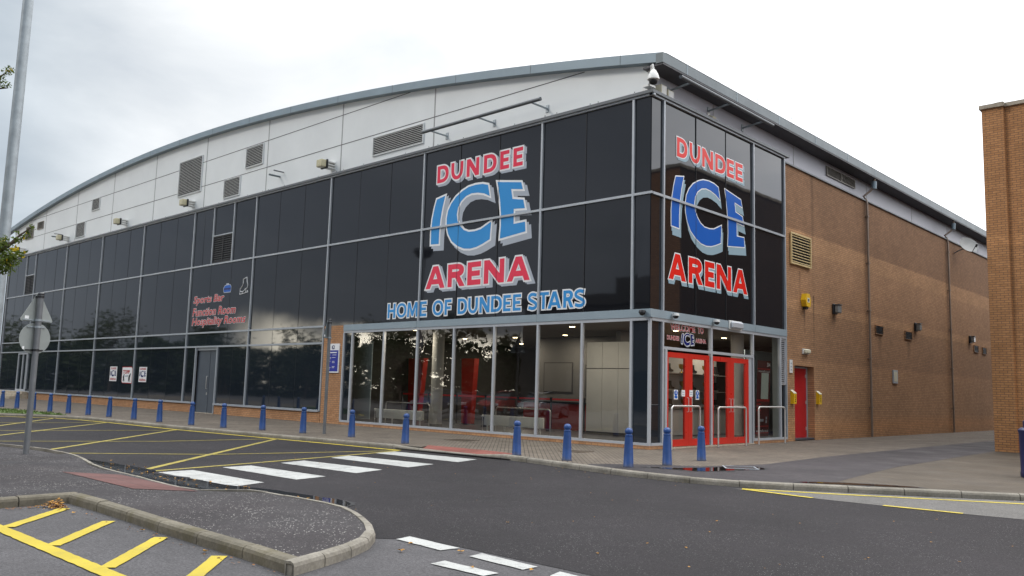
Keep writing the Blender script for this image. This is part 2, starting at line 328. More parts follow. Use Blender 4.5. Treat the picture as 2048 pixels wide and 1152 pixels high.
# ================================================================ builders
ORI = {}
def tag(o, label=None, cat=None, group=None, kind=None):
    for k, v in (('label', label), ('category', cat), ('group', group), ('kind', kind)):
        if v: o[k] = v
    return o
def thing(name, label, cat, loc=(0, 0, 0), group=None):
    o = bpy.data.objects.new(name, None); col.objects.link(o); o.location = loc; o.empty_display_size = .2
    ORI[o.name] = Vector(loc); return tag(o, label, cat, group)
class MB:
    def __init__(s): s.v = []; s.f = []
    def add(s, vs, fs):
        b = len(s.v); s.v += [tuple(v) for v in vs]; s.f += [tuple(b + i for i in f) for f in fs]; return s
    def box(s, x0, x1, y0, y1, z0, z1, rot=None, c=None, ch=0.0):
        x0, x1 = sorted((x0, x1)); y0, y1 = sorted((y0, y1)); z0, z1 = sorted((z0, z1))
        if ch:
            q = ch; vs = []
            for z, i in ((z0, q), (z0 + q, 0), (z1 - q, 0), (z1, q)):
                vs += [(x0 + i + (0 if i else q), y0 + i, z), (x1 - i - (0 if i else q), y0 + i, z), (x1 - i, y0 + i + (0 if i else q), z), (x1 - i, y1 - i - (0 if i else q), z), (x1 - i - (0 if i else q), y1 - i, z), (x0 + i + (0 if i else q), y1 - i, z), (x0 + i, y1 - i - (0 if i else q), z), (x0 + i, y0 + i + (0 if i else q), z)]
            fs = [tuple(range(7, -1, -1)), tuple(range(24, 32))]
            for k in range(3): fs += [(8 * k + i, 8 * k + (i + 1) % 8, 8 * k + 8 + (i + 1) % 8, 8 * k + 8 + i) for i in range(8)]
        else:
            vs = [(x, y, z) for z in (z0, z1) for x, y in ((x0, y0), (x1, y0), (x1, y1), (x0, y1))]
            fs = [(3, 2, 1, 0), (4, 5, 6, 7), (0, 1, 5, 4), (1, 2, 6, 5), (2, 3, 7, 6), (3, 0, 4, 7)]
        if rot:
            m = Matrix.Rotation(rot[0], 3, rot[1]); c = Vector(c or ((x0 + x1) / 2, (y0 + y1) / 2, (z0 + z1) / 2)); vs = [m @ (Vector(v) - c) + c for v in vs]
        return s.add(vs, fs)
    def tube(s, pts, r, n=12, caps=True):
        pts = [Vector(p) for p in pts]; rs = r if isinstance(r, (list, tuple)) else [r] * len(pts)
        rings = []; up = None
        for i, p in enumerate(pts):
            d = (pts[min(i + 1, len(pts) - 1)] - pts[max(i - 1, 0)]).normalized()
            if up is None: up = Vector((0, 0, 1)) if abs(d.z) < .9 else Vector((1, 0, 0))
            a = d.cross(up).normalized(); b = a.cross(d).normalized(); up = b
            rings.append([p + (a * math.cos(2 * math.pi * k / n) + b * math.sin(2 * math.pi * k / n)) * rs[i] for k in range(n)])
        vs = [v for rg in rings for v in rg]
        fs = [(i * n + k, i * n + (k + 1) % n, (i + 1) * n + (k + 1) % n, (i + 1) * n + k) for i in range(len(pts) - 1) for k in range(n)]
        if caps: fs += [tuple(range(n - 1, -1, -1)), tuple(range((len(pts) - 1) * n, len(pts) * n))]
        return s.add(vs, fs)
    def lathe(s, prof, c=(0, 0, 0), n=20):
        vs = [(c[0] + r * math.cos(2 * math.pi * k / n), c[1] + r * math.sin(2 * math.pi * k / n), c[2] + z) for r, z in prof for k in range(n)]
        m = len(prof)
        fs = [(i * n + k, i * n + (k + 1) % n, (i + 1) * n + (k + 1) % n, (i + 1) * n + k) for i in range(m - 1) for k in range(n)]
        fs += [tuple(range(n - 1, -1, -1)), tuple(range((m - 1) * n, m * n))]
        return s.add(vs, fs)
    def loops(s, loops, fn):      # flat filled outline with holes, fn maps (u, v) to 3D
        l3 = [[Vector((a, b, 0)) for a, b in lp] for lp in loops]
        flat = [p for lp in l3 for p in lp]
        tri = tessellate_polygon(l3)
        return s.add([fn(p.x, p.y) for p in flat], tri)
    def prism(s, loop, fn0, fn1):
        n = len(loop); s.loops([loop], fn0); s.loops([loop], fn1)
        vs = [fn0(*p) for p in loop] + [fn1(*p) for p in loop]
        return s.add(vs, [(i, (i + 1) % n, n + (i + 1) % n, n + i) for i in range(n)])
    def build(s, name, mat, parent=None, smooth=None, local=False):
        me = bpy.data.meshes.new(name)
        o = Vector((0, 0, 0))
        if parent and not local: o = ORI.get(parent.name, Vector((0, 0, 0)))
        me.from_pydata([tuple(Vector(v) - o) for v in s.v], [], s.f); me.validate(); me.update()
        bm = bmesh.new(); bm.from_mesh(me); bmesh.ops.recalc_face_normals(bm, faces=bm.faces); bm.to_mesh(me); bm.free()
        me.materials.append(mat)
        if smooth:
            me.polygons.foreach_set('use_smooth', [True] * len(me.polygons)); me.set_sharp_from_angle(angle=R(smooth))
        ob = bpy.data.objects.new(name, me); col.objects.link(ob)
        if parent: ob.parent = parent; ORI[ob.name] = ORI.get(parent.name, Vector((0, 0, 0)))
        return ob
def struct(name, mb, mat, smooth=None): return tag(mb.build(name, mat, None, smooth), kind='structure')
def dup(root, loc, label=None):
    def cp(o, par):
        c = o.copy(); col.objects.link(c); c.parent = par
        for ch in list(o.children): cp(ch, c)
        return c
    r = cp(root, None); r.location = loc
    if label: r['label'] = label
    return r
def densify(pts, step, closed=False):      # Catmull-Rom then even spacing
    P = [Vector(p) for p in pts]; n = len(P); out = []
    for i in range(n if closed else n - 1):
        p0 = P[(i - 1) % n] if closed or i > 0 else P[0]; p1 = P[i]; p2 = P[(i + 1) % n]; p3 = P[(i + 2) % n] if closed or i + 2 < n else P[-1]
        for k in range(12):
            t = k / 12; out.append(.5 * ((2 * p1) + (p2 - p0) * t + (2 * p0 - 5 * p1 + 4 * p2 - p3) * t * t + (3 * p1 - p0 - 3 * p2 + p3) * t ** 3))
    if not closed: out.append(P[-1])
    if closed: out.append(out[0])
    res = [out[0]]; acc = 0
    for a, b in zip(out, out[1:]):
        L = (b - a).length; d = 0
        while acc + (L - d) >= step:
            d += step - acc; res.append(a + (b - a) * (d / L)); acc = 0
        acc += L - d
    if (res[-1] - out[-1]).length > step * .3: res.append(out[-1])
    else: res[-1] = out[-1]
    return res

# plane mappings: front facade (y = 0) and side facade (x = 0); d = distance proud of the glass
def FR(d): return lambda s, z: (s, -d, z)
def SD(d): return lambda s, z: (d, s, z)

# ---------------------------------------------------------------- lettering
def arc(cx, cy, rx, ry, a0, a1, n=10, p=1.0):
    out = []
    for i in range(n + 1):
        a = R(a0 + (a1 - a0) * i / n); c, s_ = math.cos(a), math.sin(a)
        out.append((cx + rx * math.copysign(abs(c) ** p, c), cy + ry * math.copysign(abs(s_) ** p, s_)))
    return out
def glyph(c, w, t):
    h = t * .84
    if c == 'I': return [[(0, 0), (w, 0), (w, 1), (0, 1)]]
    if c == 'E': return [[(0, 0), (w, 0), (w, h), (t, h), (t, .5 - h / 2), (w * .93, .5 - h / 2), (w * .93, .5 + h / 2), (t, .5 + h / 2), (t, 1 - h), (w, 1 - h), (w, 1), (0, 1)]]
    if c == 'F': return [[(0, 0), (t, 0), (t, .46 - h / 2), (w * .92, .46 - h / 2), (w * .92, .46 + h / 2), (t, .46 + h / 2), (t, 1 - h), (w, 1 - h), (w, 1), (0, 1)]]
    if c == 'T': return [[(w / 2 - t / 2, 0), (w / 2 + t / 2, 0), (w / 2 + t / 2, 1 - h), (w, 1 - h), (w, 1), (0, 1), (0, 1 - h), (w / 2 - t / 2, 1 - h)]]
    if c == 'H': return [[(0, 0), (t, 0), (t, .5 - h / 2), (w - t, .5 - h / 2), (w - t, 0), (w, 0), (w, 1), (w - t, 1), (w - t, .5 + h / 2), (t, .5 + h / 2), (t, 1), (0, 1)]]
    if c == 'N': return [[(0, 0), (t, 0), (t, .60), (w - t * 1.15, 0), (w, 0), (w, 1), (w - t, 1), (w - t, .40), (t * 1.15, 1), (0, 1)]]
    if c == 'M': return [[(0, 0), (t * .95, 0), (t * 1.12, .66), (w / 2 - t * .42, .06), (w / 2 + t * .42, .06), (w - t * 1.12, .66), (w - t * .95, 0), (w, 0), (w - t * .3, 1), (w - t * 1.45, 1), (w / 2, .40), (t * 1.45, 1), (t * .3, 1)]]
    if c == 'A':
        a = t * .62; k = w / 2 - a; q = .19
        ap = min(.80, (w / 2 - t * 1.12) / k)
        return [[(0, 0), (t * 1.12, 0), (t * 1.12 + k * q, q), (w - t * 1.12 - k * q, q), (w - t * 1.12, 0), (w, 0), (w / 2 + a, 1), (w / 2 - a, 1)],
                [(t * 1.12 + k * (q + h), q + h), (w / 2, ap), (w - t * 1.12 - k * (q + h), q + h)]]
    if c == 'D':
        m = w * .40
        return [[(0, 0)] + arc(m, .5, w - m, .5, -90, 90, 14, .86) + [(0, 1)],
                [(t, 1 - h)] + arc(m, .5, w - m - t * 1.05, .5 - h, 90, -90, 12, .86) + [(t, h)]]
    if c == 'O': return [arc(w / 2, .5, w / 2, .5, 0, 345, 23, .92), arc(w / 2, .5, w / 2 - t * 1.02, .5 - h * .95, 0, -345, 23, .92)]
    if c == 'U':
        r = w * .62
        return [[(0, 1), (0, r)] + arc(w / 2, r, w / 2, r, 180, 360, 14, .9) + [(w, r), (w, 1), (w - t, 1), (w - t, r)] + arc(w / 2, r, w / 2 - t, r - h, 0, -180, 12, .9) + [(t, r), (t, 1)]]
    if c == 'R':
        m = w * .48
        return [[(0, 0), (t, 0), (t, .39), (w * .44, .39), (w - t * 1.22, 0), (w, 0), (w * .70, .45)] + arc(m, .71, w * .93 - m, .29, -50, 90, 10, .88) + [(0, 1)],
                [(t, 1 - h)] + arc(m * .95, .715, w * .93 - m - t, .285 - h, 90, -90, 8, .9) + [(t, .43 + h)]]
    if c == 'P':
        m = w * .5
        return [[(0, 0), (t, 0), (t, .38)] + arc(m, .69, w - m, .31, -90, 90, 10, .88) + [(0, 1)],
                [(t, 1 - h)] + arc(m, .69, w - m - t, .31 - h, 90, -90, 8, .9) + [(t, .38 + h)]]
    if c == 'S':
        cl = [(w * .93, .86)] + arc(w * .5, .735, w * .40, .19, 55, 235, 9) + arc(w * .5, .265, w * .42, .19, 55, -125, 9) + [(w * .05, .145)]
        cl = [(cl[0][0], cl[0][1])] + cl[1:]
        L = []; Rr = []
        for i, p in enumerate(cl):
            a = cl[max(i - 1, 0)]; b = cl[min(i + 1, len(cl) - 1)]; d = Vector((b[0] - a[0], b[1] - a[1])).normalized(); hw = h * .53
            L.append((p[0] - d.y * hw, p[1] + d.x * hw)); Rr.append((p[0] + d.y * hw, p[1] - d.x * hw))
        return [L + Rr[::-1]]
    return [[(0, 0), (w, 0), (w, 1), (0, 1)]]
def area(lp): return .5 * sum(a[0] * b[1] - b[0] * a[1] for a, b in zip(lp, lp[1:] + lp[:1]))
def offset(loops, d):
    out = []
    for i, lp in enumerate(loops):
        lp = [p for j, p in enumerate(lp) if math.dist(p, lp[j - 1]) > 1e-5]
        sg = 1 if area(lp) > 0 else -1
        if i: sg = -sg       # holes shrink as the outline grows
        n = len(lp); new = []
        for j in range(n):
            p0, p1, p2 = (Vector(lp[k % n]) for k in (j - 1, j, j + 1))
            e1 = (p1 - p0).normalized(); e2 = (p2 - p1).normalized()
            n1 = Vector((e1.y, -e1.x)) * sg; n2 = Vector((e2.y, -e2.x)) * sg
            b = n1 + n2; L = b.length
            if L < .35: b = n1; k = 1.0
            else: b = b / L; k = min(1 / max(b.dot(n1), .45), 1.75)
            new.append(tuple(p1 + b * d * k))
        if i and area(new) * area(lp) <= 0: continue
        out.append(new)
    return out
def place(loops, x0, x1, z0, z1, w):
    return [[(x0 + p[0] / w * (x1 - x0), z0 + p[1] * (z1 - z0)) for p in lp] for lp in loops]
def letter_loops(word, spans, z0, z1, t):
    out = []
    for c, (a, b) in zip(word, spans):
        w = (b - a) / (z1 - z0)
        out.append(place(glyph(c, w, t), a, b, z0, z1, w))
    return out
def vinyl(parent, name, letters, pl, d0, mat, edge, mat_edge=None, shadow=None, mat_sh=None):
    """letters: list of loop sets in facade coordinates; flat cut vinyl in three layers"""
    a = MB()
    for i, lp in enumerate(letters): a.loops(lp, pl(d0 + .008))
    o = a.build(name, mat, parent)
    if edge:
        b = MB()
        for i, lp in enumerate(letters): b.loops(offset(lp, edge), pl(d0 + .004 + .0002 * (i % 2)))
        b.build('outline', mat_edge or M['white'], o)
    if shadow:
        c = MB()
        for i, lp in enumerate(letters):
            for k, q in enumerate((1.0, .5)):
                c.loops([[(p[0] + shadow[0] * q, p[1] + shadow[1] * q) for p in l2] for l2 in offset(lp, edge)], pl(d0 + .0010 + .0005 * k + .0002 * (i % 2)))
        c.build('drop_shadow', mat_sh, o)
    return o
def text_mesh(body, bold=0.0, shear=0.0):
    cu = bpy.data.curves.new('lettering', 'FONT'); cu.body = body; cu.size = 1; cu.offset = bold; cu.shear = shear; cu.resolution_u = 3
    ob = bpy.data.objects.new('lettering', cu); col.objects.link(ob)
    dg = bpy.context.evaluated_depsgraph_get(); me = bpy.data.meshes.new_from_object(ob.evaluated_get(dg))
    vs = [tuple(v.co) for v in me.vertices]; fs = [tuple(p.vertices) for p in me.polygons]
    bpy.data.objects.remove(ob); bpy.data.curves.remove(cu); bpy.data.meshes.remove(me)
    return vs, fs
def font(parent, name, body, box, fn, mat, bold=.0, shear=0.0, edge=None, fn2=None, mat_edge=None, ref=None):
    vs, fs = text_mesh(body, bold, shear); rv = vs
    x0, x1, z0, z1 = box
    a0, a1 = min(v[0] for v in rv), max(v[0] for v in rv); b0, b1 = min(v[1] for v in rv), max(v[1] for v in rv)
    g = lambda v, q: q(x0 + (v[0] - a0) / (a1 - a0) * (x1 - x0), z0 + (v[1] - b0) / (b1 - b0) * (z1 - z0))
    m = MB(); m.add([g(v, fn) for v in vs], fs); o = m.build(name, mat, parent)
    if edge:
        ve, fe = text_mesh(body, edge, shear)
        m = MB(); m.add([g(v, fn2) for v in ve], fe); m.build('outline', mat_edge or M['white'], o)
    return o
ICE_I = [(-8.63, 8.24), (-9.07, 8.16), (-9.18, 7.83), (-9.27, 7.45), (-9.31, 7.02), (-9.30, 6.56), (-8.88, 6.54), (-8.88, 6.95), (-8.84, 7.4), (-8.76, 7.81)]
ICE_C = [(-6.51, 8.32), (-6.77, 8.39), (-7.11, 8.41), (-7.46, 8.38), (-7.76, 8.28), (-8.07, 8.12), (-8.3, 7.91), (-8.45, 7.68), (-8.51, 7.41), (-8.5, 7.13), (-8.4, 6.84), (-8.21, 6.57), (-7.9, 6.37), (-7.58, 6.25), (-7.27, 6.22), (-6.97, 6.25), (-6.68, 6.33), (-6.35, 6.45), (-6.31, 7.04), (-6.52, 6.95), (-6.78, 6.84), (-7.07, 6.8), (-7.38, 6.81), (-7.62, 6.9), (-7.82, 7.07), (-7.95, 7.26), (-8.0, 7.49), (-7.95, 7.73), (-7.8, 7.93), (-7.56, 8.08), (-7.29, 8.14), (-6.99, 8.12), (-6.68, 8.05), (-6.41, 7.92)]
ICE_E = [(-6.07, 8.35), (-4.99, 8.18), (-4.91, 7.94), (-5.43, 8.02), (-5.36, 7.68), (-4.88, 7.59), (-4.8, 7.3), (-5.29, 7.34), (-5.28, 6.84), (-4.78, 6.86), (-4.75, 6.54), (-5.88, 6.42), (-5.85, 6.83), (-5.86, 7.25), (-5.92, 7.68), (-5.99, 8.06)]
def ice(x0, x1, z0, z1):
    fx = lambda x: x0 + (x + 9.31) / 4.56 * (x1 - x0); fz = lambda z: z0 + (z - 6.22) / 2.19 * (z1 - z0)
    return [[[(fx(a), fz(b)) for a, b in lp]] for lp in (ICE_I, ICE_C, ICE_E)]

# ================================================================ ground
def sheet(name, poly, z, mat, step=None): return struct(name, MB().loops([poly], lambda x, y: (x, y, z)), mat)
sheet('ground', [(-400, -400), (400, -400), (400, 400), (-400, 400)], -.125, M['asph_park'])
sheet('car_park', [(-90, -70), (70, -70), (70, -12.9), (6.0, -12.9), (4.9, -14.0), (-90, -14.0)], -.108, M['asph_park'])
sheet('road', [(-80, -14.4), (5.2, -14.4), (6.25, -13.42), (70, -13.42), (70, 45), (40, 45), (40, -2), (-80, -2)], -.104, M['asph_road'])
KERB = [(-44, -16.5), (-36, -14.6), (-30, -12.2), (-27, -10.3), (-25, -8.75), (-23.3, -7.5), (-21.5, -6.85), (-19, -6.62), (-14.2, -6.4), (-9, -5.9), (-6.4, -5.62), (-3.9, -5.35), (-1.2, -5.12), (0.2, -5.22), (1.9, -5.55), (3.17, -5.74), (4.3, -5.78), (5.2, -5.70), (6.13, -5.32), (7.0, -4.75), (8.27, -3.95), (9.6, -3.05), (12, -1.6), (15, .3), (20, 3.4), (30, 9.5)]
kp = densify([(x, y, 0) for x, y in KERB], .915)
def kerb_mesh(pts, side, top=.006, wid=.125, drop=lambda p: 0.0, z0=-.15):
    m = MB()
    for a, b in zip(pts, pts[1:]):
        d = (b - a).normalized(); a2 = a + d * .007; b2 = b - d * .007; n = Vector((-d.y, d.x, 0)) * side
        j = rnd.uniform(-.004, .004); vs = []
        for p in (a2, b2):
            t = top - drop(p) + j
            for o, z in ((0, z0), (0, t - .045), (.012, t - .016), (.04, t), (wid, t + .001), (wid, z0)):
                q = p + n * o; vs.append((q.x, q.y, z))
        m.add(vs, [(i, (i + 1) % 6, 6 + (i + 1) % 6, 6 + i) for i in range(6)] + [(0, 1, 2, 3, 4, 5), (11, 10, 9, 8, 7, 6)])
    return m
def kdrop(p):
    return max(0, min(.06, .06 * (1.45 - abs(p.x + 2.3)) / .5)) if p.y < -4 and abs(p.x + 2.3) < 1.45 else 0
struct('kerb', kerb_mesh(kp, 1, drop=kdrop), M['kerb'])
mj = MB()
for a, b in zip(kp, kp[1:]):
    d = (b - a).normalized(); n = Vector((-d.y, d.x, 0)); q = [a + n * .014, b + n * .014, b + n * .11, a + n * .11]
    zt = -.012 - max(kdrop(a), kdrop(b)); mj.add([(p.x, p.y, zt) for p in q] + [(p.x, p.y, -.16) for p in q], [(0, 1, 2, 3), (0, 1, 5, 4), (2, 3, 7, 6)])
struct('kerb_mortar', mj, M['mortar'])
pk = [(p.x + .0, p.y + .10) for p in kp]
pk = [q for q in pk if not -3.85 < q[0] < -.6]; ki = [i for i, q in enumerate(pk) if q[0] >= -.6][0]
_tf = [(p.x, p.y + .11) for p in kp if -3.85 <= p.x <= -.6]
_tb = [(-3.78 + 3.15 * i / (len(_tf) - 1), -4.62 + .14 * math.sin(math.pi * i / (len(_tf) - 1))) for i in range(len(_tf))]
pk[ki:ki] = [_tf[0]] + _tb + [_tf[-1]]
sheet('pavement', pk + [(60, 28), (60, 70), (-70, 70), (-70, -20), (-46, -17)], 0.0, M['paving'])
sk_ = MB()
for a, b in zip(pk, pk[1:]): sk_.add([(a[0], a[1], 0), (b[0], b[1], 0), (b[0], b[1], -.12), (a[0], a[1], -.12)], [(0, 1, 2, 3)])
struct('pavement_edge', sk_, M['mortar'])
sheet('side_path', [(3.0, -5.5), (4.3, -5.62), (5.2, -5.55), (6.1, -5.18), (6.9, -4.68), (6.65, -3.0), (6.2, .75), (5.75, 11.0), (5.75, 60), (3.4, 60), (3.55, 30), (3.7, 10.6), (3.85, 2.6), (4.15, -1.5), (3.65, -3.4), (2.6, -4.3), (2.0, -5.2), (2.2, -5.45)], .004, M['asph_lane'])
rp_ = [(p.x, p.y + .11) for p in kp if 6.95 < p.x < 30]
sheet('side_paving', [(6.86, -4.6)] + rp_ + [(34, 12), (34, 34), (5.78, 34), (5.78, 11.0), (6.23, .75), (6.68, -3.0)], .005, M['paving_b'])
sheet('gutter_strip', [(5.75, -5.86), (7.2, -5.99), (8.9, -5.93), (10.3, -5.72), (12.5, -4.6), (18, -1.1), (30, 6.5), (30, 9.35), (20, 3.3), (15, .2), (12, -1.7), (9.6, -3.15), (8.27, -4.05), (7.0, -4.85), (6.13, -5.42)], -.100, M['asph_patch'])
tm_ = MB(); nt_ = len(_tf)
tm_.add([(x, y, -(.012 + kdrop(Vector((x, y - .1, 0))))) for x, y in _tf] + [(x, y, .003) for x, y in _tb], [(i, i + 1, nt_ + i + 1, nt_ + i) for i in range(nt_ - 1)])
struct('tactile_paving', tm_, M['tactile'])
sheet('pavement_bed', [(-4.2, -5.4), (-.3, -5.2), (-.3, -4.3), (-4.2, -4.3)], -.075, M['asph_road'])
# island in the foreground
IS_N = [(1.75, -24), (1.62, -19), (1.52, -17.2), (1.46, -16.1), (1.43, -15.19)]
IS_F = [(1.45, -15.33), (2.6, -15.32), (4.46, -15.38), (5.8, -15.39), (6.75, -15.43)]
IS_E = [(6.86, -15.43), (6.72, -15.05), (6.53, -14.6), (6.27, -14.18), (5.88, -13.81), (5.35, -13.5), (4.7, -13.2), (4.1, -13.05), (3.0, -13.08), (1.86, -13.15), (1.4, -13.4), (.7, -13.5), (-1.6, -13.36), (-2.7, -13.42), (-3.7, -13.22), (-4.9, -13.05), (-6.7, -13.12), (-8.5, -13.6), (-11, -14.9), (-13, -17), (-14, -20), (-14.3, -24)]
n1 = densify([(*p, 0) for p in IS_N], .9); n2 = densify([(*p, 0) for p in IS_F], .9); n3 = densify([(*p, 0) for p in IS_E], .45)
def idrop(p): return max(0, min(.075, .075 * (2.6 - abs(p.x + .3)) / .9)) if p.y > -13.7 else (.05 if p.y > -14 and p.x < -5 else 0)
struct('island_kerb', kerb_mesh(n1, 1, .010, .14, z0=-.16), M['kerb_near'])
struct('island_kerb', kerb_mesh(n2, 1, .010, .14, z0=-.16), M['kerb_near'])
struct('island_kerb', kerb_mesh(n3, 1, .010, .10, drop=idrop, z0=-.16), M['kerb'])
for nn in (n1, n2, n3):
    mj = MB()
    for a, b in zip(nn, nn[1:]):
        d = (b - a).normalized(); n = Vector((-d.y, d.x, 0)); q = [a + n * .016, b + n * .016, b + n * .08, a + n * .08]
        zt = -.012 - max(idrop(a), idrop(b)); mj.add([(p.x, p.y, zt) for p in q] + [(p.x, p.y, -.16) for p in q], [(0, 1, 2, 3), (0, 1, 5, 4), (2, 3, 7, 6)])
    struct('kerb_mortar', mj, M['mortar'])
# island surface: slopes gently to the dropped kerb
def inset(nn, k): return [(a + Vector((-(b - a).normalized().y, (b - a).normalized().x, 0)) * k) for a, b in zip(nn, nn[1:])]
loop = [(p.x, p.y) for p in inset(n1, .05)[:-1]] + [(1.37, -15.27)] + [(p.x, p.y) for p in inset(n2, .05)[1:-1]] + [(6.78, -15.34)] + [(p.x, p.y) for p in inset(n3, .04)[1:]]
def isl_z(x, y):
    if y < -14.6: return 0.002
    k = max(0, min(1, (2.9 - abs(x + .3)) / 1.0)); 
    if x < -5: k = max(k, .6)
    return 0.002 - .075 * k * max(0, min(1, (y + 14.6) / 1.1))
from mathutils.geometry import delaunay_2d_cdt
def inside(x, y, lp):
    c = False
    for a, b in zip(lp, lp[1:] + lp[:1]):
        if (a[1] > y) != (b[1] > y) and x < (b[0] - a[0]) * (y - a[1]) / (b[1] - a[1]) + a[0]: c = not c
    return c
pts_ = [Vector(p) for p in loop] + [Vector((x * .3, y * .2)) for x in range(-30, 24) for y in range(-78, -65) if inside(x * .3, y * .2, loop)]
cv, ce, cf = delaunay_2d_cdt(pts_, [(i, (i + 1) % len(loop)) for i in range(len(loop))], [], 1, 1e-4)[:3]
struct('island', MB().add([(p.x, p.y, isl_z(p.x, p.y)) for p in cv], cf), M['asph_isl'], 60)
tq = MB(); nt = 10; T0 = [(-1.52 + 2.72 * i / nt, -14.40) for i in range(nt + 1)]; T1 = [(-1.12 + 2.66 * i / nt, -13.62) for i in range(nt + 1)]
rows = [[(a[0] + (b[0] - a[0]) * k / 5, a[1] + (b[1] - a[1]) * k / 5) for a, b in zip(T0, T1)] for k in range(6)]
tq.add([(x, y, isl_z(x, y) + .007) for r_ in rows for x, y in r_], [(k * 11 + i, k * 11 + i + 1, k * 11 + 12 + i, k * 11 + 11 + i) for k in range(5) for i in range(10)]); struct('tactile_paving', tq, M['tactile_n'], 60)
# road markings
def quads(name, qs, mat, z=-.099):
    m = MB()
    for q in qs:
        # rough hand-laid edge
        e = []
        for a, b in zip(q, q[1:] + q[:1]):
            L = math.dist(a, b); n = max(1, int(L / .10))
            for k in range(n):
                t = k / n; e.append((a[0] + (b[0] - a[0]) * t + rnd.uniform(-.006, .006), a[1] + (b[1] - a[1]) * t + rnd.uniform(-.006, .006)))
        m.loops([e], lambda x, y: (x, y, z))
    return struct(name, m, mat)
def line(pts, w):
    P = [Vector((*p, 0)) for p in pts]; L = []; Rr = []
    for i, p in enumerate(P):
        d = (P[min(i + 1, len(P) - 1)] - P[max(i - 1, 0)]).normalized(); n = Vector((-d.y, d.x, 0)) * w / 2
        L.append((p.x + n.x, p.y + n.y)); Rr.append((p.x - n.x, p.y - n.y))
    return L + Rr[::-1]
ZEB = [[(-1.58, -12.80), (-1.64, -12.12), (.72, -12.08), (.98, -12.74)], [(-1.85, -11.44), (-1.94, -10.80), (.47, -10.72), (.64, -11.42)], [(-2.14, -10.02), (-2.38, -9.30), (.0, -9.10), (.28, -9.92)], [(-2.71, -8.40), (-3.02, -7.70), (-.40, -7.42), (-.13, -8.34)], [(-3.32, -6.70), (-3.58, -5.95), (-.83, -5.72), (-.52, -6.6)]]
for q in ZEB: quads('zebra_stripe', [q], M['p_white'])
quads('yellow_edge_line', [line([(-26.2, -10.0), (-24.4, -8.55), (-22.9, -7.45), (-21.3, -7.0), (-19, -6.78), (-14.2, -6.58), (-9, -6.08), (-6.4, -5.80), (-3.75, -5.60)], .16)], M['p_yellow'])
quads('yellow_hatching', [line([(-3.65, -5.75), (-3.04, -7.9), (-2.35, -10.6), (-1.72, -13.15)], .12)], M['p_yellow_thin'], -.0985)
quads('yellow_hatching', [line([(-8.8, -6.05), (-1.76, -13.15)], .13)], M['p_yellow_thin'])
quads('yellow_hatching', [line([(-13.9, -6.7), (-6.8, -13.1)], .13)], M['p_yellow_thin'])
quads('yellow_hatching', [line([(-19.1, -6.8), (-12.6, -12.2)], .13)], M['p_yellow_thin'])
quads('yellow_hatching', [line([(-22.9, -7.3), (-17.4, -10.9)], .13)], M['p_yellow_thin'])
quads('yellow_hatching', [line([(-10.4, -12.9), (-8.95, -9.4), (-8.83, -6.15)], .11)], M['p_yellow_thin'], -.0980)
quads('yellow_hatching', [line([(-6.5, -13.15), (-4.6, -10.2), (-4.0, -7.3), (-3.72, -5.75)], .11)], M['p_yellow_thin'], -.0980)
quads('yellow_hatching', [line([(-15.2, -12.6), (-14.6, -10.4), (-13.7, -6.75)], .11)], M['p_yellow_thin'], -.0980)
quads('yellow_hatching', [line([(-20.5, -11.9), (-19.3, -9.5), (-19.1, -6.85)], .11)], M['p_yellow_thin'], -.0980)
quads('bay_line', [line([(-1, -16.54), (18, -16.57)], .15)], M['p_yellow_bay'])
for a, b in (((1.92, -15.53), (2.98, -16.47)), ((3.19, -15.50), (4.33, -16.47)), ((4.50, -15.49), (5.62, -16.47)), ((5.74, -15.50), (6.85, -16.47)), ((7.0, -15.50), (8.1, -16.47))):
    quads('bay_line', [line([a, b], .14)], M['p_yellow_bay'], -.0985)
for q in ([(6.05, -13.66), (6.0, -13.44), (6.83, -13.48), (6.79, -13.71)], [(7.19, -13.69), (7.16, -13.49), (7.94, -13.54), (7.93, -13.74)], [(7.22, -14.21), (7.20, -14.02), (7.90, -14.02), (7.89, -14.20)], [(8.25, -13.74), (8.2, -13.54), (9.05, -13.58), (9.05, -13.79)], [(8.25, -14.22), (8.22, -14.03), (9.05, -14.03), (9.05, -14.22)], [(9.4, -13.8), (9.38, -13.6), (10.2, -13.64), (10.2, -13.84)]):
    quads('give_way_dash', [q], M['p_white'])
quads('yellow_edge_line', [line([(5.86, -5.79), (7.17, -5.10), (8.41, -4.38), (9.70, -3.63), (14.9, -.35), (25, 5.8)], .13)], M['p_yellow'], -.0955)
quads('yellow_edge_line', [line([(5.9, -5.83), (7.2, -5.97)], .12)], M['p_yellow'], -.0945)
quads('yellow_edge_line', [line([(8.3, -5.94), (9.40, -5.83)], .11)], M['p_yellow'], -.0955)
# puddles
def blob(pts, z, name='puddle'):
    P = densify([(*p, 0) for p in pts], .12, True)[:-1]
    cx_ = sum((p for p in P), Vector()) / len(P)
    rim = [p + (p - cx_).normalized() * (.10 + .05 * math.sin(i * .9) + .04 * math.sin(i * 2.3)) for i, p in enumerate(P)]
    struct('damp_patch', MB().loops([[(p.x, p.y) for p in rim]], lambda x, y: (x, y, z - .002)), M['damp'])
    struct(name, MB().loops([[(p.x + rnd.uniform(-.02, .02), p.y + rnd.uniform(-.02, .02)) for p in P]], lambda x, y: (x, y, z)), M['water'])
blob([(-5.0, -12.98), (-3.9, -12.82), (-2.4, -12.72), (-1.7, -12.75), (-1.55, -13.0), (-.6, -12.82), (.4, -12.78), (.95, -12.72), (1.6, -12.5), (2.6, -12.4), (3.4, -12.35), (3.75, -12.7), (3.5, -13.0), (1.95, -13.10), (1.2, -13.38), (-.5, -13.42), (-2.6, -13.36), (-3.7, -13.16)], -.0955)
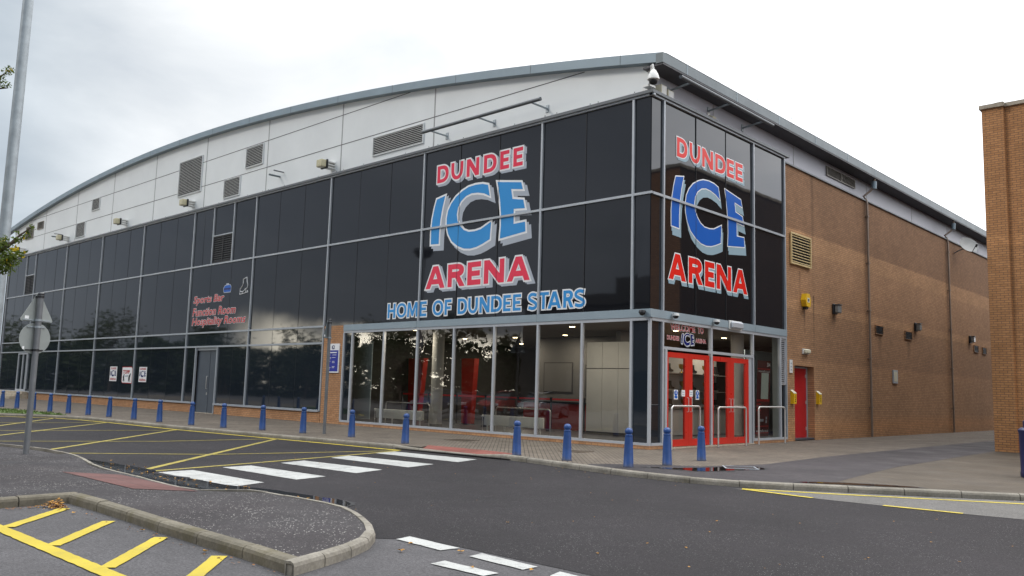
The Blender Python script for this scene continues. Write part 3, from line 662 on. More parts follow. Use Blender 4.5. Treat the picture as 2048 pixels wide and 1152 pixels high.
blob([(3.1, -4.75), (3.6, -4.3), (3.95, -3.5), (4.1, -2.75), (4.5, -2.5), (4.8, -2.9), (4.6, -3.5), (4.45, -4.1), (4.3, -4.5), (3.7, -4.65)], .010)
blob([(6.4, -4.75), (6.9, -4.5), (7.5, -4.15), (8.1, -3.7), (7.9, -3.62), (7.2, -3.95), (6.7, -4.3)], .011)
# grass strip on the left
gm_ = MB()
gp = [(-33, -8.6), (-29, -7.0), (-25.0, -6.75), (-22.9, -6.85), (-23.6, -7.5), (-24.9, -8.4), (-26.7, -10.0), (-30, -11.8), (-36, -13)]
go = MB().loops([gp], lambda x, y: (x, y, .02)); 
for k in range(2600):
    x = rnd.uniform(-34, -23); y = rnd.uniform(-11.5, -6.8)
    ins = False
    for a, b in zip(gp, gp[1:] + gp[:1]):
        if (a[1] > y) != (b[1] > y) and x < (b[0] - a[0]) * (y - a[1]) / (b[1] - a[1]) + a[0]: ins = not ins
    if ins:
        a = rnd.uniform(0, 6.28); h = rnd.uniform(.04, .09); w = .03
        go.add([(x - w * math.cos(a), y - w * math.sin(a), .02), (x + w * math.cos(a), y + w * math.sin(a), .02), (x + rnd.uniform(-.03, .03), y + rnd.uniform(-.03, .03), .02 + h)], [(0, 1, 2)])
tag(go.build('grass', M['grass']), kind='stuff')

# ================================================================ the ice arena
B = thing('ice_arena', 'long curved-roof ice arena clad in black glass, with a brick side wall', 'arena', (0, 0, 0))
ZT, ZM, ZA, ZB = 9.96, 7.14, 3.83, 3.155
def part(name, mb, mat, par=B, smooth=None): return mb.build(name, mat, par, smooth)
def fbox(m, s0, s1, z0, z1, d0, d1): return m.box(s0, s1, -d1, -d0, z0, z1)
def sbox(m, s0, s1, z0, z1, d0, d1): return m.box(d0, d1, s0, s1, z0, z1)
def arch(x): return 11.277 - .1871406 * x - .0028597 * x * x
# dark glass windows (each cell of the grid), split in sheets by thin joints
def cell(kind, s0, s1, z0, z1, n, mat, name='window'):
    m = MB(); fb = fbox if kind == 'f' else sbox
    for i in range(n):
        a = s0 + (s1 - s0) * i / n; b = s0 + (s1 - s0) * (i + 1) / n
        t0, t1, t2 = (rnd.uniform(-.008, 0) for _ in range(3)); P = []
        for (u, w_, dd) in ((a, z0, t0), (b, z0, t1), (b, z1, min(0, t1 + t2 - t0)), (a, z1, t2)):
            P.append(((u, -dd, w_), (u, -(-.03), w_)) if kind == 'f' else ((dd, u, w_), (-.03, u, w_)))
        vv = [p[0] for p in P] + [p[1] for p in P]; m.add(vv, [(0, 1, 2, 3), (4, 5, 6, 7), (0, 1, 5, 4), (1, 2, 6, 5), (2, 3, 7, 6), (3, 0, 4, 7)])
    o = part(name, m, mat)
    jw, jd = (.0065, .0155) if kind == 's' or s0 > -12 else (.0035, .003)
    if n > 1:
        for i in range(1, n):
            j = MB(); fb(j, s0 + (s1 - s0) * i / n - jw, s0 + (s1 - s0) * i / n + jw, z0, z1, -.015, jd); j.build('joint', M['joint'], o)
    return o
XS = [-56.45, -50.72, -44.92, -39.13, -33.35, -27.43, -21.45, -15.6, -9.79, -4.1, -.59]
for i, (a, b) in enumerate(zip(XS, XS[1:])):
    n = 3 if b - a > 4 else 2
    if i == 0: segs = [(a, -52.6, 2), (-50.72, -50.72, 0)]
    if i in (0, 5):
        l0, l1 = (-52.6, -50.72) if i == 0 else (-25.4, -23.45)
        if l0 - a > .1: cell('f', a, l0, ZM, ZT, 2, M['dark_glass'])
        cell('f', l0, l1, 8.56, ZT, 1, M['dark_glass'])
        if b - l1 > .1: cell('f', l1, b, ZM, ZT, 1, M['dark_glass'])
    else: cell('f', a, b, ZM, ZT, n, M['dark_glass'])
    cell('f', a, b, ZA, ZM, n, M['dark_glass'])
    if i < 7: cell('f', a, b, ZB, ZA, n, M['dark_panel'])
    if i < 7 and i != 5: cell('f', a, b, .5, ZB, n, M['dark_panel'])
cell('f', -27.43, -26.32, .5, ZB, 1, M['dark_panel']); cell('f', -24.22, -21.45, .5, ZB, 2, M['dark_panel'])
for z0, z1 in ((ZA, ZM), (ZM, ZT)):
    cell('f', -.59, -.02, z0, z1, 1, M['dark_glass']); cell('s', 0.02, .59, z0, z1, 1, M['dark_glass'])
    cell('s', .59, 6.0, z0, z1, 3, M['dark_glass']); cell('s', 6.0, 8.28, z0, z1, 1, M['dark_glass'])
cell('f', -.59, -.02, .17, 3.6, 1, M['dark_panel']); cell('s', .02, .59, .17, 3.6, 1, M['dark_panel'])
cell('f', -14.15, -13.64, .17, 3.6, 1, M['dark_panel']); cell('s', 7.86, 8.24, .17, 1.93, 1, M['dark_panel'])
# mullions and transoms
def vbar(s, z0, z1, kind='f', w=.07, mat='frame', d=.06, name='mullion'):
    m = MB(); (fbox if kind == 'f' else sbox)(m, s - w / 2, s + w / 2, z0, z1, -.03, d); return part(name, m, M[mat])
def hbar(z, s0, s1, kind='f', h=.07, mat='frame', d=.057, name='transom'):
    m = MB(); (fbox if kind == 'f' else sbox)(m, s0, s1, z - h / 2, z + h / 2, -.03, d); return part(name, m, M[mat])
for x in XS[:7]: vbar(x, .44, ZT)
vbar(-15.6, .44, ZT)
for x in (-9.79, -4.1, -.59): vbar(x, ZA + .02, ZT)
for x in (-52.6, -25.4, -23.45): vbar(x, ZM, ZT)
for x in (-27.33 + 1.0, -24.2): vbar(x, 0.02, ZB)
for y in (.59, 6.0): vbar(y, ZA + .02, ZT, 's')
vbar(8.29, 0.02, ZT, 's', .06)
corner = MB(); corner.box(-.03, .045, -.045, .03, .1, 3.6); part('corner_post', corner, M['frame_light'])
hbar(ZM, XS[0], 0.057); hbar(ZM, -.0, 8.26, 's')
hbar(ZA, XS[0], -15.56, h=.075); hbar(ZB, XS[0], -15.56, h=.075)
hbar(8.53, -52.58, -50.74, h=.05); hbar(8.53, -25.38, -23.47, h=.05)
m = MB(); fbox(m, XS[0] - .05, .12, ZT, ZT + .06, -.03, .07); part('head_frame', m, M['frame'])
m = MB(); sbox(m, -.07, 8.33, ZT + .001, ZT + .059, -.03, .069); part('head_frame', m, M['frame'])
m = MB(); fbox(m, XS[0] - .05, .13, ZT + .06, ZT + .15, -.40, .13); part('cap', m, M['cap'])
m = MB(); sbox(m, -.12, 8.55, ZT + .061, ZT + .149, -.40, .128); part('cap', m, M['cap'])
for a, b in ((XS[0], -26.36), (-24.16, -15.62)):
    m = MB(); m.box(a, b, -.12, .02, .42, .50); part('sill', m, M['frame'])
# lower band over the lobby
m = MB()
for a, b in ((-14.2, -9.83), (-9.82, -4.12), (-4.11, 0.075)): fbox(m, a, b, 3.615, 3.845, -.05, .075)
part('band', m, M['band'])
m = MB()
for a, b in ((-.02, 3.26), (3.27, 6.0), (6.01, 8.31)): sbox(m, a, b, 3.616, 3.844, -.05, .074)
part('band', m, M['band'])
# lobby frame and glass
for z, h in ((3.57, .09), (.135, .07)):
    m = MB(); fbox(m, -14.2, -.0, z - h / 2, z + h / 2, -.05, .055); part('lobby_frame', m, M['frame_light'])
    for a, b in (((.04, 8.3),) if z > 1 else ((.04, .83), (5.95, 8.3))):
        m = MB(); sbox(m, a, b, z - h / 2, z + h / 2, -.05, .055); part('lobby_frame', m, M['frame_light'])
LX = [-14.18, -13.64, -11.69, -9.79, -7.89, -5.97, -4.09, -2.35, -.59]
for x in LX: vbar(x, .165, 3.53, 'f', .075, 'frame_light')
for a, b in zip(LX[1:], LX[2:]):
    o = part('lobby_window', MB().add([(a, .0, .17), (b, .0, .17), (b, .0, 3.53), (a, .0, 3.53)], [(0, 1, 2, 3)]), M['glass'])
    g = MB(); g.box(b - .055, b - .0375, -.03, .10, .17, 3.525); g.build('gasket', M['joint'], o)
LY = [.59, 3.24, 5.88, 7.84]
for y in LY: vbar(y, .02 if y > .7 and y < 5.95 else .165, 3.53, 's', .075 if y != 3.24 else .10, 'frame_light')
hbar(2.80, .63, 5.84, 's', .08, 'frame_light', name='door_head')
for a, b, z0 in ((.63, 3.19, 2.84), (3.29, 5.84, 2.84), (5.92, 7.80, .17)):
    part('lobby_window', MB().add([(0, a, z0), (0, b, z0), (0, b, 3.53), (0, a, 3.53)], [(0, 1, 2, 3)]), M['glass_door'])
m = MB(); sbox(m, .70, .80, .02, 2.76, -.05, .06); part('door_frame', m, M['frame_light'])
m = MB(); sbox(m, 5.60, 5.80, .02, 2.76, -.05, .03); part('door_frame', m, M['frame_light'])
# red doors: two pairs
def leaf_door(a, b, hs, open_=0):
    m = MB(); st = .20
    sbox(m, a, a + (.07 if hs < 0 else st), .05, 2.70, -.04, .03); sbox(m, b - st, b, .05, 2.70, -.04, .03)
    sbox(m, a, b, 2.55, 2.70, -.039, .029); sbox(m, a, b, .05, .24, -.039, .029)
    o = part('red_glass_door', m, M['red_frame'])
    MB().add([(0, a + .1, .2), (0, b - .1, .2), (0, b - .1, 2.6), (0, a + .1, 2.6)], [(0, 1, 2, 3)]).build('pane', M['glass_door'], o)
    y = b - .09 if hs < 0 else a + .09
    h = MB(); h.tube([(.03, y, 1.02), (.085, y, 1.02), (.085, y, 1.42), (.03, y, 1.42)], .012, 8); h.build('handle', M['steel'], o, 40)
    return o
leaf_door(.84, 1.98, -1); leaf_door(1.985, 3.15, 1); leaf_door(3.32, 4.44, -1); leaf_door(4.445, 5.60, 1)
# silver louvre beside the brick wall
def louvre(kind, s0, s1, z0, z1, d, blades, mat, fr=.04, fm=None, name='louvre', mid=0, depth=.05):
    fb = fbox if kind == 'f' else sbox
    m = MB(); fb(m, s0, s1, z0, z0 + fr, d - .03, d + .03); fb(m, s0, s1, z1 - fr, z1, d - .03, d + .03)
    fb(m, s0, s0 + fr, z0 + fr, z1 - fr, d - .03, d + .03); fb(m, s1 - fr, s1, z0 + fr, z1 - fr, d - .03, d + .03)
    if mid: fb(m, (s0 + s1) / 2 - fr * .6, (s0 + s1) / 2 + fr * .6, z0 + fr, z1 - fr, d - .03, d + .028)
    o = part(name, m, fm or mat)
    v = MB(); fb(v, s0 + fr, s1 - fr, z0 + fr, z1 - fr, d - .04, d - .02); v.build('backing', M['void'], o)
    sl = MB(); H = z1 - z0 - 2 * fr
    for i in range(blades):
        zc = z0 + fr + H * (i + .5) / blades; bh = H / blades
        pr = [(d - .018, zc + bh * .20), (d + .02, zc + bh * .0), (d + .02, zc - bh * .24), (d - .018, zc + bh * .08)]
        a, b = s0 + fr, s1 - fr
        P = [(s, -q, z) if kind == 'f' else (q, s, z) for s in (a, b) for q, z in pr]
        sl.add(P, [(0, 1, 2, 3), (7, 6, 5, 4), (0, 1, 5, 4), (1, 2, 6, 5), (2, 3, 7, 6), (3, 0, 4, 7)])
    sl.build('slats', mat, o); return o
louvre('s', 7.87, 8.25, 1.95, 3.5, .01, 22, M['silver'], .03)
# louvres in the black glass
louvre('f', -25.35, -23.5, 7.2, 8.5, .0, 11, M['louvre_dark'], .06, M['joint'], mid=1)
louvre('f', -52.5, -50.8, 7.2, 8.5, .0, 11, M['louvre_dark'], .06, M['joint'], mid=1)
# upper cladding (set back 0.35 m), panel joints and louvres
YC = .35
def up(x): return 13.2 + (x - 13.2) * 1.0177
def uz(z): return 1.5 + (z - 1.5) * 1.0177
m = MB(); nx = 48; xs = [-57.2 + (56.86) * i / nx for i in range(nx + 1)]
vs = []
for x in xs: vs += [(x, YC, 9.9), (x, YC, arch(x) - .15)]
m.add(vs, [(2 * i, 2 * i + 2, 2 * i + 3, 2 * i + 1) for i in range(nx)]); clad = part('cladding', m, M['clad'])
j = MB()
for x in (-50.72, -44.92, -39.13, -33.35, -27.43, -21.45, -15.6, -9.79):
    j.box(x - .03, x + .03, YC - .006, YC + .02, 10.0, arch(x) - .3)
j.build('panel_joint', M['joint_light'], clad)
j = MB()
for z in (11.44, 12.72):
    xr = [x for x in [-57 + i * .25 for i in range(227)] if arch(x) - .30 > z]
    j.box(min(xr), max(xr), YC - .008, YC + .02, z - .012, z + .012)
j.build('panel_joint', M['joint'], clad)
rv = MB()
for x in XS[1:]:
    for dx in (-.25, .25, 1.6, -1.6):
        for z in (10.35,): rv.box(x + dx - .012, x + dx + .012, YC - .012, YC, z - .012, z + .012)
rv.build('rivets', M['joint'], clad)
for (x0, x1, z0, z1, n, mt) in ((-53.5, -51.95, 11.2, 12.13, 10, 'louvre_tan'), (-51.15, -50.0, 11.7, 12.22, 6, 'louvre_tan'), (-41.4, -40.2, 11.8, 12.55, 9, 'louvre'), (-43.75, -42.25, 10.33, 11.29, 12, 'louvre'), (-29.64, -27.1, 11.05, 12.93, 22, 'louvre'), (-22.75, -21.2, 11.49, 12.47, 12, 'louvre'), (-24.7, -23.15, 10.3, 11.23, 12, 'louvre'), (-12.95, -9.93, 10.39, 11.15, 10, 'louvre')):
    o = louvre('f', up(x0), up(x1), uz(z0), uz(z1), -YC + .03, n, M[mt], .03, M[mt if mt != 'louvre' else 'clad'])
# roof: curved fascia, sheet, soffit and side gutter
nx = 60; xs = [-58.4 + 58.70 * i / nx for i in range(nx + 1)]
m = MB(); vs = []
for x in xs: vs += [(x, .1, arch(x)), (x, .1, arch(x) - .29), (x, YC + .02, arch(x) - .30), (x, .35, arch(x) + .02)]
fs = []
for i in range(nx):
    for a, b in ((0, 1), (1, 2), (3, 0)): fs.append((4 * i + a, 4 * i + b, 4 * i + 4 + b, 4 * i + 4 + a))
m.add(vs, fs); fa = part('fascia', m, M['fascia'])
j = MB()
for k in range(16):
    x = -55.5 + k * 3.62; j.box(x - .012, x + .012, .095, .11, arch(x) - .295, arch(x) + .002)
j.build('fascia_joint', M['gutter'], fa)
m = MB(); vs = []
for x in xs: vs += [(x, .35, arch(x) + .02), (x, 62, arch(x) + .02)]
m.add(vs, [(2 * i, 2 * i + 1, 2 * i + 3, 2 * i + 2) for i in range(nx)]); part('roof', m, M['roof'])
ze = arch(.25)
m = MB(); m.box(.06, .301, .096, 62, ze - .30, ze - .01); g = part('gutter', m, M['gutter'])
j = MB()
for k in range(20): y = 3.0 * k + 1.4; j.box(.05, .306, y - .02, y + .02, ze - .305, ze - .005)
j.build('gutter_bracket', M['fascia'], g)
m = MB(); m.box(-.02, .27, .3, 62, ze - .008, ze + .05); part('roof_edge', m, M['roof'])
m = MB()
for k in range(24): y = .8 + 2.55 * k; m.tube([(.25, y, ze), (.28, y - .05, ze + .20), (.27, y, ze + .24)], .009, 6)
m.tube([(.27, .8 + 2.55 * k / 2, ze + .23 + .012 * math.sin(k * 1.7)) for k in range(48)], .007, 6)
part('safety_line', m, M['galv'])
m = MB(); m.box(-.40, .295, .12, 62, ze - .36, ze - .305); part('soffit', m, M['soffit'])
XC = -.33
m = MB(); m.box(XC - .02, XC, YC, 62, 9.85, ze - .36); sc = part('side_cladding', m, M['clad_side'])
j = MB()
for y in (4.0, 9.85, 17.0, 22.7, 28.2, 33.9, 39.6): j.box(XC - .01, XC + .006, y - .02, y + .02, 9.95, ze - .37)
j.build('panel_joint', M['joint_light'], sc)
m = MB(); m.box(-.345, -.30, .30, .36, 10.08, 10.95); part('corner_trim', m, M['clad'])
louvre('s', 12.75, 14.17, 10.33, 10.72, XC + .03, 10, M['louvre_tan'], .03, M['louvre_tan'], mid=0); louvre('s', 14.2, 15.62, 10.33, 10.72, XC + .03, 10, M['louvre_tan'], .03, M['louvre_tan'])
m = MB(); m.box(-.32, -.04, 8.36, 62, 9.88, 9.93); part('wall_flashing', m, M['cap'])
# brick side wall with the door recess
XW = -.10
m = MB(); fw = lambda s, z: (XW, s, z)
m.loops([[(8.33, 0), (9.22, 0), (9.22, 2.66), (10.86, 2.66), (10.86, 0), (62, 0), (62, 9.88), (8.33, 9.88)]], fw)
for a, b in (((9.22, 0), (9.22, 2.66)), ((10.86, 0), (10.86, 2.66))): m.add([(XW, a[0], a[1]), (XW, b[0], b[1]), (XW - .35, b[0], b[1]), (XW - .35, a[0], a[1])], [(0, 1, 2, 3)])
m.add([(XW, 9.22, 2.66), (XW, 10.86, 2.66), (XW - .35, 10.86, 2.66), (XW - .35, 9.22, 2.66)], [(0, 1, 2, 3)])
part('brick_wall', m, M['brick_side'])
# recessed red door: sits at the left of the recess
dr = MB(); dr.box(XW - .34, XW - .28, 9.28, 10.78, .06, 2.58); d_ = part('fire_door', dr, M['red_door'])
m = MB(); m.box(XW - .345, XW - .26, 9.225, 9.28, .0, 2.64); m.box(XW - .345, XW - .26, 10.78, 10.855, .0, 2.64); m.box(XW - .345, XW - .26, 9.28, 10.78, 2.58, 2.64); m.box(XW - .345, XW - .24, 9.28, 10.78, .0, .058); m.build('frame', M['frame'], d_)
h = MB()
for z in (.35, 1.3, 2.25): h.box(XW - .28, XW - .265, 10.70, 10.78, z, z + .12)
h.build('hinge', M['steel'], d_)
# front plinth, pier and the sides nobody sees
m = MB(); m.box(-56.6, -26.4, -.05, .1, -.2, .42); m.box(-24.12, -15.55, -.05, .1, -.2, .42); part('plinth', m, M['brick_front'])
m = MB(); m.box(-15.54, -14.22, -.03, .2, -.1, 3.84); part('pier', m, M['brick_front'])
m = MB(); m.box(-14.22, .06, -.06, .1, -.1, .098); part('plinth', m, M['brick_front'])
m = MB(); m.box(-.1, .061, -.061, .80, -.1, .097); m.box(-.1, .061, 5.86, 8.32, -.1, .097); part('plinth', m, M['brick_ret'])
m = MB(); m.box(-.15, .10, .80, 5.86, -.05, .03); part('threshold', m, M['coping'])
m = MB(); m.box(-57.3, -57.2, .1, 62, -.1, 10.3); m.box(-57.3, -.2, 61.8, 62, -.1, 11); m.box(-56.6, -15.5, .12, .2, 0, 9.9); m.box(-15.5, -.03, .12, .2, 3.9, 9.9); m.box(-.2, -.12, .2, 8.3, 3.9, 9.9); part('rear_wall', m, M['lob_dark'])
# blue grey door on the front, left
dm = MB(); dm.box(-26.27, -25.10, .10, .15, .02, 2.98); d_ = part('steel_door', dm, M['door_grey'])
dm = MB(); dm.box(-25.06, -24.25, .10, .15, .02, 2.98); dm.build('side_leaf', M['door_grey'], d_)
dm = MB(); dm.box(-26.30, -24.24, .03, .14, 2.985, 3.11); dm.box(-25.10, -25.06, .12, .16, .02, 2.98); dm.build('frame', M['frame'], d_)
dm = MB(); dm.tube([(-25.22, .10, 1.15), (-25.22, .04, 1.15), (-25.22, .04, 1.75), (-25.22, .10, 1.75)], .018, 8); dm.box(-25.25, -25.19, .085, .10, .86, .98); dm.build('handle', M['steel'], d_, 40)
m = MB(); m.box(-26.28, -24.24, -.04, .2, -.05, .018); part('threshold', m, M['coping'])
# far left glazed door and its steps
m = MB()
for x in (-52.45, -51.5, -50.55): fbox(m, x - .05, x + .05, .55, 3.08, .0, .05)
fbox(m, -52.5, -50.5, 3.0, 3.08, .0, .051); fbox(m, -52.5, -50.5, .5, .62, .0, .051); part('glazed_door', m, M['frame_light'])
m = MB()
for k in range(3): m.box(-56.2, -49.75, -.06 - .38 * (3 - k), -.055, .0 + .16 * k, .155 + .16 * k)
part('steps', m, M['coping'])
# downpipes
for y in (16.2, 27.2):
    m = MB(); m.tube([(-.02, y, 0.02), (-.02, y, 9.75), (-.06, y + .02, 9.95), (-.16, y, 10.1), (.1, y + .15, 10.35), (.2, y + .25, 10.55), (.22, y + .27, ze - .30)], .045, 10)
    for z in (1.2, 3.2, 5.2, 7.2, 9.2): m.box(-.10, .04, y - .075, y + .075, z, z + .04)
    part('downpipe', m, M['pipe'], smooth=40)
    m = MB(); m.tube([(.2, y + .24, 10.42), (.21, y + .26, 10.74)], .10, 12); part('hopper', m, M['fascia'], smooth=40)
# brick vents and hatch
for a, b, z0, z1 in ((16.98, 17.85, 4.30, 4.68), (20.58, 21.5, 4.30, 4.68), (31.4, 32.25, 4.27, 4.66), (33.05, 33.85, 4.25, 4.64)): louvre('s', a, b, z0, z1, XW + .02, 5, M['louvre_dark'], .02, M['brick_side'], name='wall_vent')
m = MB(); sbox(m, 18.9, 19.45, 2.27, 2.85, XW, XW + .05); o = part('meter_hatch', m, M['frame']); m = MB(); sbox(m, 18.98, 19.37, 2.35, 2.77, XW + .05, XW + .058); m.build('panel', M['cream'], o)
louvre('s', 8.93, 10.62, 6.28, 7.43, XW + .05, 10, M['louvre_gold'], .06, M['louvre_gold'])
# lobby shell
def lob(name, mb, mat): return part(name, mb, mat)
m = MB(); m.box(-15.5, -.12, .12, 14, .03, .09); lob('lobby_floor', m, M['lob_floor'])
m = MB(); m.box(-15.5, -.12, .12, 14, 3.62, 3.68); lob('lobby_ceiling', m, M['lob_ceil'])
m = MB(); m.box(-15.5, -.12, 13.9, 14, .09, 3.62); m.box(-15.5, -15.4, .2, 13.9, .09, 3.62); lob('lobby_wall', m, M['lob_dark'])
m = MB(); m.box(-.50, -.47, 8.36, 13.9, .09, 3.62); m.box(-.50, -.12, 8.33, 8.36, .09, 3.62); lob('lobby_wall', m, M['lob_blue'])
m = MB(); m.box(-9.5, -3.6, 6.0, 6.2, .09, 3.62); m.box(-4.0, -3.8, 3.9, 6.0, .09, 3.62); lob('lobby_wall', m, M['lob_wall'])
# ceiling downlights are fixed in the lobby ceiling
for x, y in ((-12.83, 5.18), (-10.04, 5.31), (-12.91, 8.81), (-4.23, 1.8), (-7.09, 4.9), (-9.95, 8.74), (-2.0, 4.5), (-1.6, 2.0), (-2.3, 8.2), (-10.9, .75)):  # those by the column and display case are added to brighten them
    m = MB(); m.lathe([(.09, 0), (.09, .02)], (x, y, 3.595), 14); o = part('downlight', m, M['lamp_on'])
    m = MB(); m.lathe([(.125, .012), (.13, .022)], (x, y, 3.594), 14); m.build('rim', M['white_plastic'], o)
    ld = bpy.data.lights.new('downlight_lamp', 'AREA'); ld.shape = 'DISK'; ld.size = .2; ld.energy = 42; ld.color = (1, .86, .68)
    lo = bpy.data.objects.new('downlight_lamp', ld); col.objects.link(lo); lo.parent = o; lo.location = (x, y, 3.585)

# ================================================================ signs on the arena
sg = thing('arena_sign', 'large front sign, sky blue ICE between raspberry red DUNDEE and ARENA, on black glass', 'sign', (-7, 0, 4.9))
DF = [(-9.09, -8.50), (-8.37, -7.76), (-7.58, -6.97), (-6.74, -6.14), (-5.97, -5.56), (-5.37, -4.95)]
vinyl(sg, 'word', letter_loops('DUNDEE', DF, 8.745, 9.365, .245), FR, 0.003, M['v_red'], .052, None, (.115, -.085), M['v_grey'])
vinyl(sg, 'word', ice(-9.31, -4.75, 6.22, 8.41), FR, .003, M['v_blue'], .068, None, (.20, -.185), M['v_grey'])
AF = [(-9.49, -8.49), (-8.34, -7.48), (-7.36, -6.72), (-6.57, -5.64), (-5.51, -4.51)]
vinyl(sg, 'word', letter_loops('ARENA', AF, 4.965, 5.75, .27), FR, .003, M['v_red'], .056, None, (.155, -.08), M['v_grey'])
HF = [(-11.57, -11.13), (-11.05, -10.50), (-10.45, -9.86), (-9.76, -9.40), (-9.06, -8.52), (-8.44, -8.11), (-7.78, -7.33), (-7.27, -6.81), (-6.73, -6.26), (-6.19, -5.70), (-5.64, -5.31), (-5.21, -4.87), (-4.55, -4.18), (-4.13, -3.70), (-3.74, -3.21), (-3.12, -2.72), (-2.68, -2.3)]
hs = thing('team_sign', 'sky blue HOME OF DUNDEE STARS strip above the lobby windows', 'sign', (-7, 0, 4.0))
W_ = 'HOMEOFDUNDEESTARS'
for a, b in ((0, 4), (4, 6), (6, 12), (12, 17)): vinyl(hs, 'word', letter_loops(W_[a:b], HF[a:b], 4.01, 4.535, .21), FR, .003, M['v_blue'], .045)
ss = thing('arena_sign', 'side sign above the red doors, royal blue ICE between scarlet DUNDEE and ARENA', 'sign', (0, 3.2, 4.8))
DS = [(1.32, 1.89), (2.02, 2.64), (2.75, 3.4), (3.54, 4.17), (4.27, 4.72), (4.83, 5.30)]
vinyl(ss, 'word', letter_loops('DUNDEE', DS, 8.49, 9.075, .25), SD, .003, M['v_red2'], .030, None, (.10, -.065), M['v_grey2'])
vinyl(ss, 'word', ice(1.04, 5.40, 6.05, 8.09), SD, .003, M['v_blue2'], .035, None, (.09, -.235), M['v_grey2'])
AS = [(.92, 1.84), (1.99, 2.79), (2.92, 3.48), (3.62, 4.52), (4.65, 5.58)]
vinyl(ss, 'word', letter_loops('ARENA', AS, 4.80, 5.565, .27), SD, .003, M['v_red2'], .036, None, (.045, -.105), M['v_grey2'])
ws = thing('welcome_sign', 'small WELCOME TO sign on the glass over the red doors', 'sign', (0, 2, 2.9))
font(ws, 'word', 'WELCOME', (1.04, 2.36, 3.335, 3.52), SD(.010), M['v_dullred'], .01, 0, .05, SD(.006))
font(ws, 'word', 'TO', (2.52, 2.84, 3.335, 3.51), SD(.010), M['v_dullred'], .01, 0, .05, SD(.006))
font(ws, 'word', 'DUNDEE', (.86, 1.49, 3.05, 3.17), SD(.010), M['v_dullred'], .01, 0, .055, SD(.006))
font(ws, 'word', 'ARENA', (2.39, 2.99, 3.05, 3.17), SD(.010), M['v_dullred'], .01, 0, .055, SD(.006))
vinyl(ws, 'word', ice(1.60, 2.30, 2.93, 3.29), SD, .004, M['v_navy'], .016, None, (.02, -.02), M['v_grey'])
sb = thing('room_list_sign', 'red Sports Bar, Function Room and Hospitality Rooms lettering with bottle and skate on black glass', 'sign', (-24.5, 0, 4.2))
font(sb, 'word', 'Sports Bar', (-27.0, -23.97, 5.20, 5.66), FR(.010), M['v_sred'], .014, .16, .046, FR(.005))
font(sb, 'word', 'Function Room', (-27.02, -22.8, 4.67, 5.06), FR(.010), M['v_sred'], .014, .16, .046, FR(.005))
font(sb, 'word', 'Hospitality Rooms', (-27.02, -21.86, 4.10, 4.58), FR(.010), M['v_sred'], .014, .16, .046, FR(.005))
bt = [(-24.0, 5.71), (-23.42, 5.71), (-23.38, 5.78), (-23.38, 5.94), (-23.46, 6.02), (-23.58, 6.03), (-23.84, 6.03), (-23.96, 6.0), (-24.05, 5.92), (-24.05, 5.78)]
o = MB().loops([bt], FR(.008)).build('bottle', M['v_blue2'], sb); MB().loops(offset([bt], .035), FR(.005)).build('outline', M['v_grey'], o)
MB().loops([[(-23.84, 6.03), (-23.58, 6.03), (-23.58, 6.12), (-23.84, 6.12)]], FR(.009)).build('cork', M['v_grey'], o); MB().loops([[(-24.03, 5.81), (-23.40, 5.81), (-23.40, 5.90), (-24.03, 5.90)]], FR(.010)).build('bottle_label', M['v_navy'], o)
bo = [(-21.96, 6.29), (-22.26, 6.21), (-22.25, 6.03), (-22.34, 5.89), (-22.5, 5.77), (-22.49, 5.66), (-22.23, 5.64), (-22.02, 5.76), (-21.86, 5.80), (-21.84, 5.94), (-21.92, 6.09)]
m = MB(); m.tube([(a, -.012, b) for a, b in bo + bo[:1]], .018, 6); m.tube([(-22.52, -.012, 5.60), (-22.50, -.012, 5.52), (-21.80, -.012, 5.60), (-21.86, -.012, 5.68)], .018, 6); m.tube([(-22.3, -.012, 5.64), (-22.3, -.012, 5.56)], .015, 6); m.tube([(-22.0, -.012, 5.76), (-21.98, -.012, 5.6)], .015, 6); m.build('ice_skate', M['white'], sb)
def sticker(name, label, x0, x1, z0, z1):
    t = thing(name, label, 'sticker', (x0, 0, z0)); MB().loops([[(x0, z0), (x1, z0), (x1, z1), (x0, z1)]], FR(.004)).build('backing', M['white'], t)
    w = x1 - x0; h = z1 - z0
    font(t, 'word', 'DUNDEE', (x0 + .12 * w, x1 - .12 * w, z0 + .80 * h, z0 + .94 * h), FR(.008), M['v_dullred'], .03)
    vinyl(t, 'word', ice(x0 + .08 * w, x1 - .08 * w, z0 + .32 * h, z0 + .74 * h), FR, .003, M['v_navy'], .0, None, None)
    font(t, 'word', 'ARENA', (x0 + .06 * w, x1 - .06 * w, z0 + .07 * h, z0 + .22 * h), FR(.008), M['v_dullred'], .03)
sticker('arena_sticker', 'white DUNDEE ICE ARENA window sticker, the one left of the round-cornered poster', -36.55, -35.58, 1.37, 2.19)
sticker('arena_sticker', 'white DUNDEE ICE ARENA window sticker, the one right of the round-cornered poster', -32.68, -31.73, 1.37, 2.17)
tp = thing('window_poster', 'white round-cornered TOPP poster with two black skaters', 'poster', (-34.2, 0, 1.3))
q = arc(-33.72, 2.02, .16, .13, 0, 90, 5) + [(-34.84, 2.14), (-34.84, 1.45)] + arc(-34.7, 1.42, .14, .11, 180, 270, 5) + [(-33.56, 1.30)]
MB().loops([q], FR(.008)).build('sheet', M['white'], tp); MB().loops(offset([q], .035), FR(.005)).build('border', M['v_dullred'], tp)
font(tp, 'word', 'TOPP', (-34.74, -33.85, 1.79, 2.0), FR(.012), M['v_dullred'], .04)
m = MB(); m.tube([(-34.55, -.012, 1.78), (-34.6, -.012, 1.6), (-34.52, -.012, 1.40), (-34.6, -.012, 1.38)], [.02, .05, .02, .015], 6); m.tube([(-34.58, -.012, 1.58), (-34.68, -.012, 1.40)], .018, 6)
